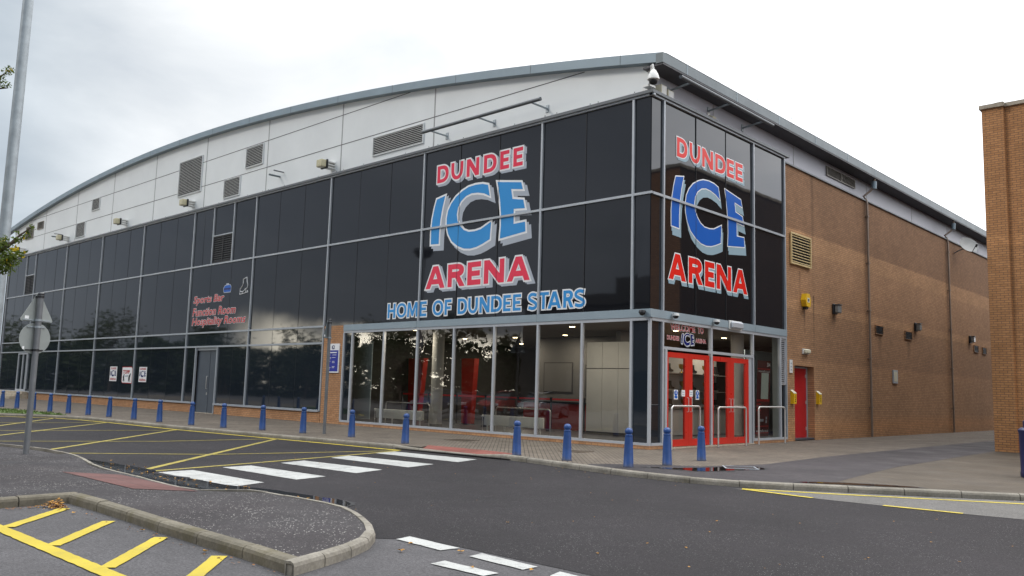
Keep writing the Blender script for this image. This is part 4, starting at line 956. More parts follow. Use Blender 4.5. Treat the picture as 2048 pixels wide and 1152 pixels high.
m.tube([(-33.72, -.012, 1.82), (-33.80, -.012, 1.70), (-33.86, -.012, 1.6), (-33.95, -.012, 1.36)], [.015, .05, .05, .015], 6); m.tube([(-33.84, -.012, 1.58), (-33.72, -.012, 1.36)], .018, 6); m.build('skater_figures', M['black'], tp)
MB().loops([[(-34.45, 1.62), (-34.0, 1.64), (-33.98, 1.72), (-34.42, 1.70)]], FR(.012)).build('caption_strip', M['v_grey'], tp)
nb = thing('notice_board', 'blue opening times board in a white frame on the brick pier', 'notice board', (-14.8, 0, 2))
m = MB(); m.box(-15.20, -14.42, -.07, -.03, 1.98, 3.12); m.build('frame', M['white'], nb)
MB().loops([[(-15.16, 2.03), (-14.46, 2.03), (-14.46, 2.86), (-15.16, 2.86)]], FR(.073)).build('panel', M['notice_blue'], nb)
vinyl(nb, 'emblem', ice(-14.90, -14.72, 2.90, 3.06), FR, .07, M['v_navy'], .0)
m = MB()
for r in range(14):
    z = 2.78 - r * .05
    if r in (3, 6, 10): continue
    if r == 0: fbox(m, -15.08, -14.56, z - .03, z + .01, .073, .076)
    else:
        fbox(m, -15.12, -15.12 + rnd.uniform(.10, .2), z - .012, z + .004, .073, .076)
        if r % 4 != 1: fbox(m, -14.85, -14.85 + rnd.uniform(.08, .28), z - .012, z + .004, .073, .076)
m.build('text_rows', M['white'], nb)
def dsticker(y0, y1, z0, z1, blue, label):
    t = thing('door_notice', label, 'notice', (0, y0, z0), None)
    sbox(MB(), 0, 1, 0, 1, 0, 1)
    MB().loops([[(y0, z0), (y1, z0), (y1, z1), (y0, z1)]], SD(.032)).build('sheet', M['white'], t)
    if blue:
        c = arc((y0 + y1) / 2, z0 + .66 * (z1 - z0), (y1 - y0) * .42, (z1 - z0) * .29, 0, 340, 17); MB().loops([c], SD(.034)).build('symbol', M['v_blue2'], t)
        MB().loops([[(y0 + .03, z0 + .03), (y1 - .03, z0 + .03), (y1 - .03, z0 + .10), (y0 + .03, z0 + .10)]], SD(.034)).build('strip', M['v_blue2'], t)
        MB().loops([[((y0 + y1) / 2 - .018, z0 + .15), ((y0 + y1) / 2 + .018, z0 + .15), ((y0 + y1) / 2 + .018, z0 + .23), ((y0 + y1) / 2 - .018, z0 + .23)]], SD(.036)).build('keyhole', M['white'], t)
    else:
        m = MB()
        for k in range(2): sbox(m, y0 + .03, y1 - .03, z0 + .05 + .06 * k, z0 + .07 + .06 * k, .033, .034)
        m.build('text_rows', M['v_grey'], t)
dsticker(1.19, 1.40, 1.37, 1.64, 1, 'blue and white door notice on the far left pane of the left red doors')
dsticker(1.59, 1.775, 1.46, 1.64, 0, 'plain white door notice left of the centre stile of the left red doors')
dsticker(2.02, 2.205, 1.46, 1.645, 0, 'plain white door notice right of the centre stile of the left red doors')
dsticker(2.36, 2.555, 1.375, 1.65, 1, 'blue and white door notice on the right leaf of the left red doors')
pl_ = thing('wall_plate', 'small white plate on the brick wall, upper left of the red fire door', 'sign', (XW, 8.95, 2.4))
m = MB(); sbox(m, 8.80, 9.02, 2.38, 2.84, XW, XW + .03); m.build('plate', M['white_plastic'], pl_)
m = MB()
for k in range(3): sbox(m, 8.87, 8.96, 2.46 + .11 * k, 2.52 + .11 * k, XW + .03, XW + .033)
m.build('symbols', M['v_grey'], pl_)

# ================================================================ fittings on the arena
def floodlight(loc, label, first=[None]):
    if first[0]: return dup(first[0], loc, label)
    t = thing('floodlight', label, 'floodlight', (0, 0, 0), 'floodlights along the top of the black glass'); first[0] = t
    m = MB(); m.box(-.20, .20, -.72, -.48, -.16, .16, ch=.03); m.build('housing', M['lamp_glass'], t)
    m = MB(); m.box(-.23, .23, -.48, -.40, -.19, .19, ch=.02); m.build('back_box', M['black'], t)
    m = MB()
    for z in (-.12, .0, .12): m.box(-.16, .16, -.40, -.02, z - .022, z + .022)
    m.build('bracket', M['white_plastic'], t)
    m = MB(); m.box(-.18, .18, -.02, .0, -.18, .18); m.build('wall_plate', M['clad'], t)
    t.location = loc; return t
FL = [(-15.95, 'floodlight nearest the corner, right of the dark bracket stubs'), (-28.1, 'floodlight straight below the largest square louvre'), (-36.3, 'floodlight third along from the corner, below plain cladding'), (-45.4, 'floodlight just right of a pair of stubs, beside a lower square louvre'), (-53.8, 'floodlight farthest from the corner, beside the tree leaves')]
for x, lb in FL: floodlight((up(x) + .35, YC, 10.60), lb)
for x, z, lb in ((-20.27, 10.80, 'empty dark bracket stubs on the pale cladding by the second floodlight'), (-47.6, 10.85, 'empty dark bracket stubs left of the fourth floodlight')):
    t = thing('bracket_stub', lb, 'bracket', (x, YC, z)); m = MB(); m.tube([(x, YC, z), (x, YC - .55, z)], .045, 8); m.build('arm', M['gutter'], t); m = MB(); m.tube([(x + .28, YC, z + .16), (x + .28, YC - .5, z + .16)], .03, 8); m.build('arm', M['galv_dark'], t)
def light_bar(label, p0, p1, roots, dirv):
    t = thing('light_bar', label, 'light bar', p0); m = MB(); m.tube([p0, p1], .06, 10); m.build('tube', M['cap'], t, 40)
    for r_ in roots:
        r_ = Vector(r_); e = r_ + Vector(dirv); m = MB(); m.tube([r_, e], .032, 8); m.build('arm', M['galv'], t, 40)
        m = MB(); dv = Vector(dirv).normalized(); s = Vector((abs(dv.y), abs(dv.x), 0)); c = r_ + dv * .012
        m.box(c.x - .012 - .05 * s.x, c.x + .012 + .05 * s.x, c.y - .012 - .05 * s.y, c.y + .012 + .05 * s.y, c.z - .12, c.z + .12); m.build('wall_plate', M['galv'], t)
    return t
light_bar('long dark lighting bar on three arms over the front sign', (-9.5, -.45, 10.6), (-3.85, -.45, 10.6), [(-9.05, YC, 10.57), (-6.65, YC, 10.57), (-4.25, YC, 10.57)], (0, -.80, 0))
light_bar('long dark lighting bar under the side gutter, over the side sign', (.45, .8, 10.66), (.45, 6.6, 10.66), [(XC, 1.35, 10.55), (XC, 3.68, 10.55), (XC, 5.92, 10.55)], (.78, 0, .08))
cm = thing('dome_camera', 'white dome camera hanging from a swan neck at the roof corner', 'security camera', (.1, -.1, 10.2))
m = MB(); m.tube([(-.18, .1, 10.33), (.02, -.12, 10.36), (.10, -.2, 10.60), (.16, -.26, 10.74), (.22, -.30, 10.74), (.25, -.3, 10.62), (.25, -.3, 10.55)], .028, 8); m.build('swan_neck', M['white_plastic'], cm, 40)
m = MB(); m.lathe([(.03, .30), (.07, .27), (.13, .16), (.165, .06), (.17, .0), (.14, -.02)], (.25, -.3, 10.29), 20); m.build('housing', M['white_plastic'], cm, 40)
m = MB(); m.lathe([(.13, .0), (.125, -.05), (.09, -.105), (.03, -.13)], (.25, -.3, 10.27), 20); m.build('dome', M['black'], cm, 60)
m = MB(); m.box(-.55, -.33, .32, .35, 10.14, 10.40); m.box(-.33, -.30, .30, .55, 10.14, 10.38); m.box(-.34, -.10, .05, .34, 10.30, 10.36); m.build('corner_bracket', M['white_plastic'], cm)
for y0, y1, z1, lb in ((.62, .92, 10.52, 'taller cream junction box beside the dome camera'), (.98, 1.30, 10.46, 'shorter cream junction box under the first arm of the side bar')):
    t = thing('junction_box', lb, 'junction box', (XC, y0, 10.12)); m = MB(); m.box(XC, XC + .24, y0, y1, 10.14, z1, ch=.012); m.build('case', M['cream'], t); m = MB(); m.box(XC + .24, XC + .25, y0 + .03, y1 - .03, 10.17, z1 - .03); m.build('lid', M['white_plastic'], t)
t = thing('small_floodlight', 'small white floodlight hanging below the middle arm of the side bar', 'floodlight', (XC, 3.7, 10.3)); m = MB(); m.box(XC, XC + .03, 3.6, 3.75, 10.18, 10.5); m.build('bracket', M['white_plastic'], t); m = MB(); m.box(XC + .05, XC + .2, 3.58, 3.8, 10.14, 10.36, rot=(.4, 'Y')); m.build('head', M['cream'], t)
def band_cam(p, front, dark, lb):
    t = thing('band_camera', lb, 'security camera', p); m = MB()
    prof = [(.03, .06), (.085, .05), (.10, .0), (.10, -.02)]
    m.lathe(prof, p, 16); m.build('housing', M['black' if dark else 'white_plastic'], t, 40)
    m = MB(); m.lathe([(.085, -.02), (.07, -.07), (.03, -.095)], p, 16); m.build('dome', M['black'], t, 60)
    m = MB(); m.box(min(p[0], p[0] - .14 * (not front)) - .0, p[0] + .02, p[1], p[1] + .14 * front + .02, p[2] + .02, p[2] + .06); m.build('arm', M['black' if dark else 'white_plastic'], t)
band_cam((-.12, -.20, 3.74), 1, 1, 'small black camera on the front band by the corner'); band_cam((.20, 1.0, 3.74), 0, 0, 'small white camera on the side band nearest the corner'); band_cam((.20, 3.28, 3.74), 0, 0, 'small white camera on the side band between the two red double doors')
t = thing('emergency_light', 'clear bulkhead lamp on the band above the right red doors', 'wall light', (.08, 4.6, 3.7)); m = MB(); m.box(.075, .11, 4.22, 5.02, 3.58, 3.86, ch=.01); m.build('base', M['white_plastic'], t); m = MB(); m.box(.11, .21, 4.26, 4.98, 3.61, 3.83, ch=.04); m.build('diffuser', M['frame_light'], t)
ab = thing('alarm_box', 'yellow bell-shaped alarm box high on the brick wall', 'alarm', (XW, 10, 5))
hx = [(9.78, 5.05), (9.86, 4.82), (10.16, 4.80), (10.24, 5.05), (10.12, 5.28), (9.88, 5.28)]
m = MB(); m.prism(hx, SD(XW + .01), SD(XW + .20)); m.build('case', M['yellow'], ab); m = MB(); sbox(m, 9.93, 10.11, 4.97, 5.13, XW + .20, XW + .205); m.build('badge', M['white'], ab); m = MB(); sbox(m, 9.97, 10.07, 5.0, 5.10, XW + .205, XW + .208); m.build('badge_mark', M['black'], ab); m = MB(); sbox(m, 9.92, 10.1, 4.72, 4.80, XW + .03, XW + .15); m.build('sounder', M['black'], ab)
def wall_light(loc, lb, first=[None]):
    if first[0]: return dup(first[0], loc, lb)
    t = thing('wall_light', lb, 'wall light', (0, 0, 0), 'square wall lights along the brick wall'); first[0] = t
    m = MB(); m.box(0, .08, -.19, .19, -.20, .20, ch=.02); m.build('back_box', M['black'], t); m = MB(); m.box(.08, .26, -.15, .15, -.17, .15, ch=.04); m.build('lens', M['wl_lens'], t); m = MB(); m.box(.08, .28, -.175, .175, .151, .175); m.build('hood', M['cap'], t)
    t.location = loc; return t
wall_light((XW, 12.75, 4.97), 'square wall light nearest the camera, right of the yellow alarm box'); wall_light((XW, 22.05, 4.95), 'square wall light in the middle, beside the second wall vent'); wall_light((XW, 30.75, 4.92), 'square wall light farthest down the lane')
t = thing('bulkhead_light', 'small cream bulkhead lamp above the red fire door', 'wall light', (XW, 10, 3.2)); m = MB(); m.box(XW, XW + .05, 9.86, 10.34, 3.10, 3.28); m.build('base', M['white_plastic'], t); m = MB(); m.box(XW + .05, XW + .13, 9.89, 10.34, 3.12, 3.27, ch=.03); m.build('diffuser', M['cream'], t)
for y, lb in ((8.98, 'yellow wall bin with sloping lid left of the red fire door'), (11.1, 'yellow wall bin with sloping lid right of the red fire door')):
    t = thing('wall_bin', lb, 'cigarette bin', (XW, y, 1.2)); m = MB(); pr = [(XW, 1.30), (XW + .13, 1.30), (XW + .13, 1.66), (XW, 1.77)]
    m.prism(pr, lambda a, b: (a, y - .105, b), lambda a, b: (a, y + .105, b)); m.build('body', M['yellow'], t)
    m = MB(); m.prism([(XW, 1.774), (XW + .137, 1.664), (XW + .137, 1.676), (XW, 1.788)], lambda a, b: (a, y - .11, b), lambda a, b: (a, y + .11, b)); m.build('lid', M['cream'], t)
    m = MB(); 
    for k in range(4): sbox(m, y - .02, y + .04, 1.38 + .06 * k, 1.41 + .06 * k, XW + .13, XW + .134)
    m.build('markings', M['black'], t)
sd_ = thing('satellite_dish', 'round off-white satellite dish on the wall under the eaves', 'satellite dish', (.0, 28.6, 9.6))
ax = Vector((.62, -.62, .48)).normalized(); c0 = Vector((.62, 28.6, 9.78)); ta = ax.cross(Vector((0, 0, 1))).normalized(); tb = ta.cross(ax)
vs = []; fs = []
for r_ in range(7):
    rr = .47 * r_ / 6
    for k in range(28):
        a = 2 * math.pi * k / 28; vs.append(c0 + (ta * math.cos(a) + tb * math.sin(a)) * rr + ax * (.30 * rr * rr - .1))
for r_ in range(6): fs += [(r_ * 28 + k, r_ * 28 + (k + 1) % 28, r_ * 28 + 28 + (k + 1) % 28, r_ * 28 + 28 + k) for k in range(28)]
MB().add(vs, fs).build('reflector', M['dish'], sd_, 60)
m = MB(); m.tube([c0 - ax * .1, c0 - ax * .25, (.1, 28.5, 9.45), (-.1, 28.5, 9.35)], .03, 8); m.tube([c0 - tb * .52, c0 - tb * .42 + ax * .45], .02, 6); m.build('mount', M['galv_dark'], sd_); m = MB(); m.tube([c0 - tb * .5 + ax * .40, c0 - tb * .42 + ax * .56], .05, 8); m.build('receiver', M['black'], sd_)

# ================================================================ inside the lobby
def col_(x, y, r, lb):
    t = thing('column', lb, 'column', (x, y, .09)); m = MB(); m.lathe([(r, 0), (r, 3.53)], (x, y, .09), 24); m.build('shaft', M['lob_white'], t, 40); m = MB(); m.lathe([(r + .02, 0), (r + .02, .10)], (x, y, .092), 24); m.build('skirting', M['lob_wall'], t, 40)
col_(-10.37, 1.5, .22, 'round white column behind the front lobby windows'); col_(-1.2, 7.15, .22, 'round white column behind the right red doors')
def radiator(x0, x1, y, lb):
    t = thing('radiator', lb, 'radiator', (x0, y, .09), 'white radiators inside the lobby windows')
    m = MB(); m.box(x0, x1, y, y + .06, .32, .66, ch=.015); m.build('panel', M['rad'], t)
    m = MB(); n = int((x1 - x0) / .05)
    for k in range(n): m.box(x0 + .02 + k * .05, x0 + .04 + k * .05, y + .06, y + .10, .33, .65)
    m.build('fins', M['rad'], t)
    for x in (x0 + .15, x0 + (x1 - x0) * .36, x0 + (x1 - x0) * .64, x1 - .15): m = MB(); m.box(x - .03, x + .03, y + .02, y + .05, .09, .32); m.build('foot', M['rad'], t)
    m = MB(); m.lathe([(.03, -.04), (.045, 0), (.03, .05)], (x0 - .08, y + .03, .62), 10); m.tube([(x0 - .08, y + .03, .60), (x0 - .08, y + .03, .09)], .012, 6); m.build('valve', M['white'], t)
radiator(-12.8, -10.1, .6, 'long white radiator behind the left lobby windows, by the column'); radiator(-6.97, -4.35, .6, 'long white radiator behind the middle lobby windows')
def hoop(p0, p1, h, r, name, lb, cat, group=None, z0=0.0):
    t = thing(name, lb, cat, (p0[0], p0[1], z0), group); a = Vector((*p0, z0)); b = Vector((*p1, z0)); d = (b - a).normalized(); m = MB(); rr = .10; pts = [a]
    for k in range(7): q = math.pi / 2 * k / 6; pts.append(a + Vector((0, 0, h - rr)) + d * (rr - rr * math.cos(q)) + Vector((0, 0, rr * math.sin(q))))
    for k in range(7): q = math.pi / 2 * k / 6; pts.append(b + Vector((0, 0, h - rr)) - d * (rr - rr * math.sin(q)) + Vector((0, 0, rr * math.cos(q))))
    pts.append(b); m.tube(pts, r, 12); m.build('rail', M['steel'], t, 50)
    for q in (a, b): m = MB(); m.lathe([(r * 2.0, 0), (r * 2.0, .012)], q, 14); m.build('foot_plate', M['galv_dark'], t)
    return t
hoop((-12.95, 1.2), (-10.4, 1.2), .82, .022, 'guard_rail', 'thin steel guard rail inside behind the left radiator', 'guard rail', None, .09); hoop((-7.0, 1.2), (-4.57, 1.2), .82, .022, 'guard_rail', 'thin steel guard rail inside behind the middle radiator', 'guard rail', None, .09)
hg = 'steel hoop barriers outside the doors'
hoop((.45, .42), (.45, 1.90), 1.19, .026, 'hoop_barrier', 'steel hoop barrier in front of the left red doors', 'barrier', hg)
hoop((.42, 2.98), (.45, 4.62), 1.17, .026, 'hoop_barrier', 'steel hoop barrier in front of the right red doors', 'barrier', hg)
hoop((.42, 5.50), (.45, 7.28), 1.19, .026, 'hoop_barrier', 'steel hoop barrier in front of the poster window beside the brick wall', 'barrier', hg)
t = thing('hanging_panel', 'pale blue panel just inside the leftmost lobby window', 'panel', (-14, .8, .2)); m = MB(); m.box(-14.55, -13.45, .80, .84, .22, 3.2); m.build('sheet', M['lob_blue'], t); m = MB(); m.tube([(-14.6, .82, 3.22), (-13.4, .82, 3.22)], .025, 8); m.build('rail', M['galv'], t)
for (x0, x1, xb0, xb1, z1, y, lb) in ((-15.3, -14.3, -15.2, -14.6, 2.75, 4.2, 'tall tapering red display wall inside, left of the column'), (-11.95, -11.2, -11.85, -11.35, 2.72, 4.2, 'tall tapering red display wall inside, right of the column')):
    t = thing('display_wall', lb, 'display wall', (x0, y, .09)); m = MB(); m.prism([(xb0, .12), (xb1, .12), (x1, z1), (x0, z1)], lambda a, b: (a, y, b), lambda a, b: (a, y + .25, b)); m.build('panel', M['lob_red'], t); m = MB(); m.box(xb0, xb1, y - .05, y + .3, .09, .118); m.build('base', M['black'], t)
qx = [-14.9, -13.2, -11.5, -9.9, -8.2, -6.6, -5.1]
for i, x in enumerate(qx):
    t = thing('queue_post', 'black queue barrier post with red tape inside the lobby', 'barrier post', (x, 3.6, .09), 'queue barrier posts in the lobby')
    m = MB(); m.lathe([(.17, 0), (.16, .03), (.05, .05)], (x, 3.6, .09), 16); m.build('base', M['black'], t); m = MB(); m.lathe([(.035, 0), (.035, 1.08), (.05, 1.09), (.05, 1.16)], (x, 3.6, .13), 12); m.build('post', M['black'], t, 40)
    if i < len(qx) - 1: m = MB(); m.box(x + .05, qx[i + 1] - .05, 3.597, 3.603, 1.19, 1.25); m.build('tape', M['tape'], t)
t = thing('reception_desk', 'dark reception desk with red front inside the lobby', 'desk', (-8, 5, .09)); m = MB(); m.box(-9.2, -5.2, 5.0, 5.5, .09, 1.05); m.build('front', M['lob_red'], t); m = MB(); m.box(-9.3, -5.1, 4.9, 5.6, 1.05, 1.12); m.build('counter_top', M['black'], t)
for x0, x1, z0, z1, mt, lb in ((-9.0, -7.6, 1.5, 2.6, 'lob_wall', 'dim grey notice panel on the inner lobby wall, left of the other'), (-6.9, -5.4, 1.4, 2.5, 'lob_wall', 'dim grey notice panel on the inner lobby wall, right of the other')):
    t = thing('display_board', lb, 'panel', (x0, 6, z0)); m = MB(); m.box(x0, x1, 5.96, 5.99, z0, z1); m.build('board', M[mt], t); m = MB(); m.box(x0 - .04, x1 + .04, 5.97, 5.985, z0 - .04, z1 + .04); m.build('frame', M['lob_dark'], t)
t = thing('partition', 'white panelled partition behind the last lobby window before the corner', 'partition', (-4, 3, .09)); m = MB()
for k in range(3): m.box(-4.85 + k * .66, -4.20 + k * .66, 3.4, 3.46, .2, 3.2)
m.build('panel', M['lob_white'], t); m = MB(); m.box(-4.87, -2.86, 3.395, 3.45, 2.3, 2.325); m.box(-4.87, -2.86, 3.42, 3.455, .09, .198); m.build('trim', M['lob_dark'], t)
# display case behind the doors
t = thing('display_case', 'white display case with shelves behind the red doors', 'display case', (-3, 3.6, .09))
m = MB(); m.box(-3.4, -3.35, 3.9, 9.5, 1.0, 3.0); m.build('back', M['lob_white'], t); m = MB()
for k in range(7): m.box(-3.40, -2.75, 3.92 + k * .8, 4.70 + k * .8, .12, .98)
m.build('cupboard', M['lob_white'], t)
for z in (1.0, 1.62, 2.22): m = MB(); m.box(-3.35, -2.72, 3.9, 9.5, z, z + .03); m.build('shelf', M['lob_wall'], t)
k = 0
for z in (1.03, 1.65, 2.25):
    for q in range(7):
        y = 4.15 + q * .78 + rnd.uniform(-.1, .1); k += 1
        lv = {1.03: 'bottom', 1.65: 'middle', 2.25: 'top'}[z]
        if (q + int(z * 10)) % 2:
            t = thing('trophy', f'brass trophy cup on the {lv} shelf of the display case', 'trophy', (-3, y, z), 'trophies in the display case')
            m = MB(); m.lathe([(.07, 0), (.06, .05), (.02, .08), (.02, .14), (.09, .2), (.11, .32), (.10, .33)], (-3.0, y, z), 14); m.build('cup', M['gold'], t, 40); m = MB(); m.lathe([(.085, -.0), (.085, .03)], (-3.0, y, z + .001), 12); m.build('base', M['black'], t)
        else:
            t = thing('skate_boot', f'dark skate boot on the {lv} shelf of the display case', 'skate', (-3, y, z), 'skates in the display case')
            m = MB(); pr = [(-.13, .05), (.16, .05), (.17, .11), (.03, .14), (-.02, .20), (-.02, .33), (-.14, .33)]
            m.prism(pr, lambda a, b: (-3.04, y + a, z + b), lambda a, b: (-2.95, y + a, z + b)); m.build('boot', M['black'], t); m = MB(); m.box(-3.0, -2.99, y - .14, y + .17, z + .003, z + .05); m.build('blade', M['steel'], t)
# banner stand in the right-hand window
bn = thing('banner_stand', 'leaning maroon pull-up banner with a pale notice on it, in the side window', 'banner', (-.3, 7.0, .09))
def BN(s, v): k = v / 2.65; return (-.28 - .05 * k, 6.60 + s + .33 * k, .14 + v)
def bq(m, a, b, v0, v1, d=0):
    P = [BN(*q) for q in ((a, v0), (b, v0), (b, v1), (a, v1))]; m.add([(p[0] + d, p[1], p[2]) for p in P], [(0, 1, 2, 3)])
m = MB(); bq(m, 0, .95, .05, 2.6); m.build('sheet', M['maroon'], bn)
m = MB(); m.box(-.42, -.16, 6.55, 7.62, .09, .2, ch=.02); m.build('base', M['galv_dark'], bn)
m = MB(); bq(m, .30, .82, 1.30, 2.18, .006); m.build('notice', M['paper'], bn)
m = MB()
for v in (.16, .38, 1.22, 1.26, 2.30): bq(m, .0, .95, v, v + .03, .005)
for v in (.9, 1.0, 1.1): bq(m, .02, .35, v, v + .05, .005)
m.build('stripes', M['v_dullred'], bn)
m = MB()
for v in (.50, .62): bq(m, .70, .80, v, v + .09, .006)
for v in (.55,): bq(m, .25, .55, v, v + .08, .006)
m.build('figures', M['v_grey'], bn)
font(bn, 'lettering', 'www.tsdhc.co.uk', (.06, .90, 2.20, 2.28), lambda a, b: tuple(Vector(BN(a, b)) + Vector((.008, 0, 0))), M['white'], .01)
font(bn, 'lettering', 'www.tsdhc.co.uk', (.06, .90, .20, .29), lambda a, b: tuple(Vector(BN(a, b)) + Vector((.008, 0, 0))), M['white'], .01)
font(bn, 'lettering', '3/4', (.68, .92, 2.40, 2.54), lambda a, b: tuple(Vector(BN(a, b)) + Vector((.008, 0, 0))), M['white'], .02)
t = thing('side_screen', 'pale grey screen standing behind the maroon banner', 'screen', (-1.6, 7.5, .09)); m = MB(); m.box(-1.75, -1.68, 8.6, 11.2, .25, 3.2); m.build('sheet', M['lob_blue'], t); m = MB(); m.box(-1.82, -1.60, 8.6, 11.2, .09, .24); m.build('base', M['notice_blue'], t)

# ================================================================ neighbouring brick building
NB = thing('brick_building', 'tall golden brown brick building with a stone coping at the right edge', 'building', (5.785, 10.8, 0))
m = MB(); m.add([(5.785, 10.8, 0), (6.42, 10.8, 0), (6.42, 10.8, 11.2), (5.785, 10.8, 11.2)], [(0, 1, 2, 3)]); m.add([(6.42, 10.8, 0), (6.42, 10.93, 0), (6.42, 10.93, 11.2), (6.42, 10.8, 11.2)], [(0, 1, 2, 3)]); m.add([(6.42, 10.93, 0), (30, 10.93, 0), (30, 10.93, 11.2), (6.42, 10.93, 11.2)], [(0, 1, 2, 3)])
m.build('front_wall', M['brick_b'], NB)
m = MB(); m.add([(5.785, 10.8, 0), (5.785, 48, 0), (5.785, 48, 11.2), (5.785, 10.8, 11.2)], [(0, 1, 2, 3)]); m.add([(30, 10.93, 0), (30, 48, 0), (30, 48, 11.2), (30, 10.93, 11.2)], [(0, 1, 2, 3)]); m.add([(5.785, 48, 0), (30, 48, 0), (30, 48, 11.2), (5.785, 48, 11.2)], [(0, 1, 2, 3)]); m.build('side_wall', M['brick_by_shade'], NB)
m = MB(); m.box(5.72, 6.46, 10.73, 48, 11.2, 11.33); m.box(6.47, 30.1, 10.86, 11.3, 11.2, 11.325); m.box(6.2, 6.44, 10.715, 10.74, 11.19, 11.335); m.build('coping', M['coping'], NB)
m = MB(); m.box(5.9, 29.9, 11.2, 47.9, 11.0, 11.1); m.build('roof', M['shed'], NB)

# ================================================================ street furniture
BL = [(-32.75, -6.41), (-30.73, -6.37), (-28.84, -6.26), (-26.89, -6.21), (-24.9, -6.15), (-23.26, -5.96), (-21.4, -5.86), (-19.12, -5.85), (-17.09, -5.79), (-14.83, -5.70), (-13.0, -5.49), (-11.35, -5.03), (-9.54, -4.70), (-7.42, -4.42), (-4.57, -4.75), (-.34, -4.91), (1.20, -4.95), (2.92, -5.06), (3.07, -3.85), (2.80, -1.99)]
LBL = ['blue bollard at the far left end of the row', 'second blue bollard from the left, in front of the steps', 'blue bollard mostly hidden behind the pole of the road sign seen from behind', 'blue bollard just right of the road sign pole, beside the grass', 'blue bollard below the far left dark windows, fifth in the row', 'sixth blue bollard from the left end of the row', 'blue bollard below the left of the two white arena stickers', 'blue bollard below the right white arena sticker', 'blue bollard left of the grey steel door, two places before it', 'blue bollard overlapping the left edge of the grey steel door', 'blue bollard just right of the grey steel door', 'blue bollard second to the right of the grey steel door', 'blue bollard left of the thin sign post by the brick pier', 'blue bollard in front of the leftmost lobby window, right of the thin sign post', 'blue bollard beside the left end of the far red tactile paving', 'blue bollard beside the right end of the far red tactile paving', 'blue bollard between the red paving one and the corner ones', 'blue bollard on the kerb directly in front of the glass corner', 'blue bollard in front of the first hoop barrier, nearer the kerb of the corner pair', 'blue bollard before the left red doors, the farther of the corner pair']
def bollard():
    t = thing('bollard', LBL[0], 'bollard', (0, 0, 0), 'blue bollards along the kerb')
    m = MB(); m.lathe([(.110, 0), (.110, .02), (.104, .03), (.086, .50), (.076, .625), (.079, .63), (.079, .65), (.068, .655)], (0, 0, 0), 20); m.build('shaft', M['bollard'], t, 35)
    m = MB(); m.lathe([(.066, .655), (.058, .668), (.075, .69), (.082, .715), (.080, .745), (.066, .775), (.04, .792), (.012, .798)], (0, 0, 0), 20); m.build('knob', M['bollard'], t, 60)
    return t
b0 = bollard()
for i, (x, y) in enumerate(BL):
    if i == 0: b0.location = (x, y, 0)
    else:
        o = dup(b0, (x, y, 0), LBL[i]); o.rotation_euler = (rnd.uniform(-.012, .012), rnd.uniform(-.012, .012), rnd.uniform(0, 6))
def rounded_tri(w, h, r, n=5):
    P = [(-w / 2, 0), (w / 2, 0), (0, h)]; out = []
    for i in range(3):
        p = Vector(P[i]); a = (Vector(P[i - 1]) - p).normalized(); b = (Vector(P[(i + 1) % 3]) - p).normalized()
        bis = (a + b).normalized(); ang = a.angle(b) / 2; c = p + bis * (r / math.sin(ang)); a0 = p + a * (r / math.tan(ang)); b0_ = p + b * (r / math.tan(ang))
        s0 = math.atan2(a0.y - c.y, a0.x - c.x); s1 = math.atan2(b0_.y - c.y, b0_.x - c.x)
        while s1 < s0: s1 += 2 * math.pi
        if s1 - s0 > math.pi: s0 += 2 * math.pi
        out += [(c.x + r * math.cos(s0 + (s1 - s0) * k / n), c.y + r * math.sin(s0 + (s1 - s0) * k / n)) for k in range(n + 1)]
    return out
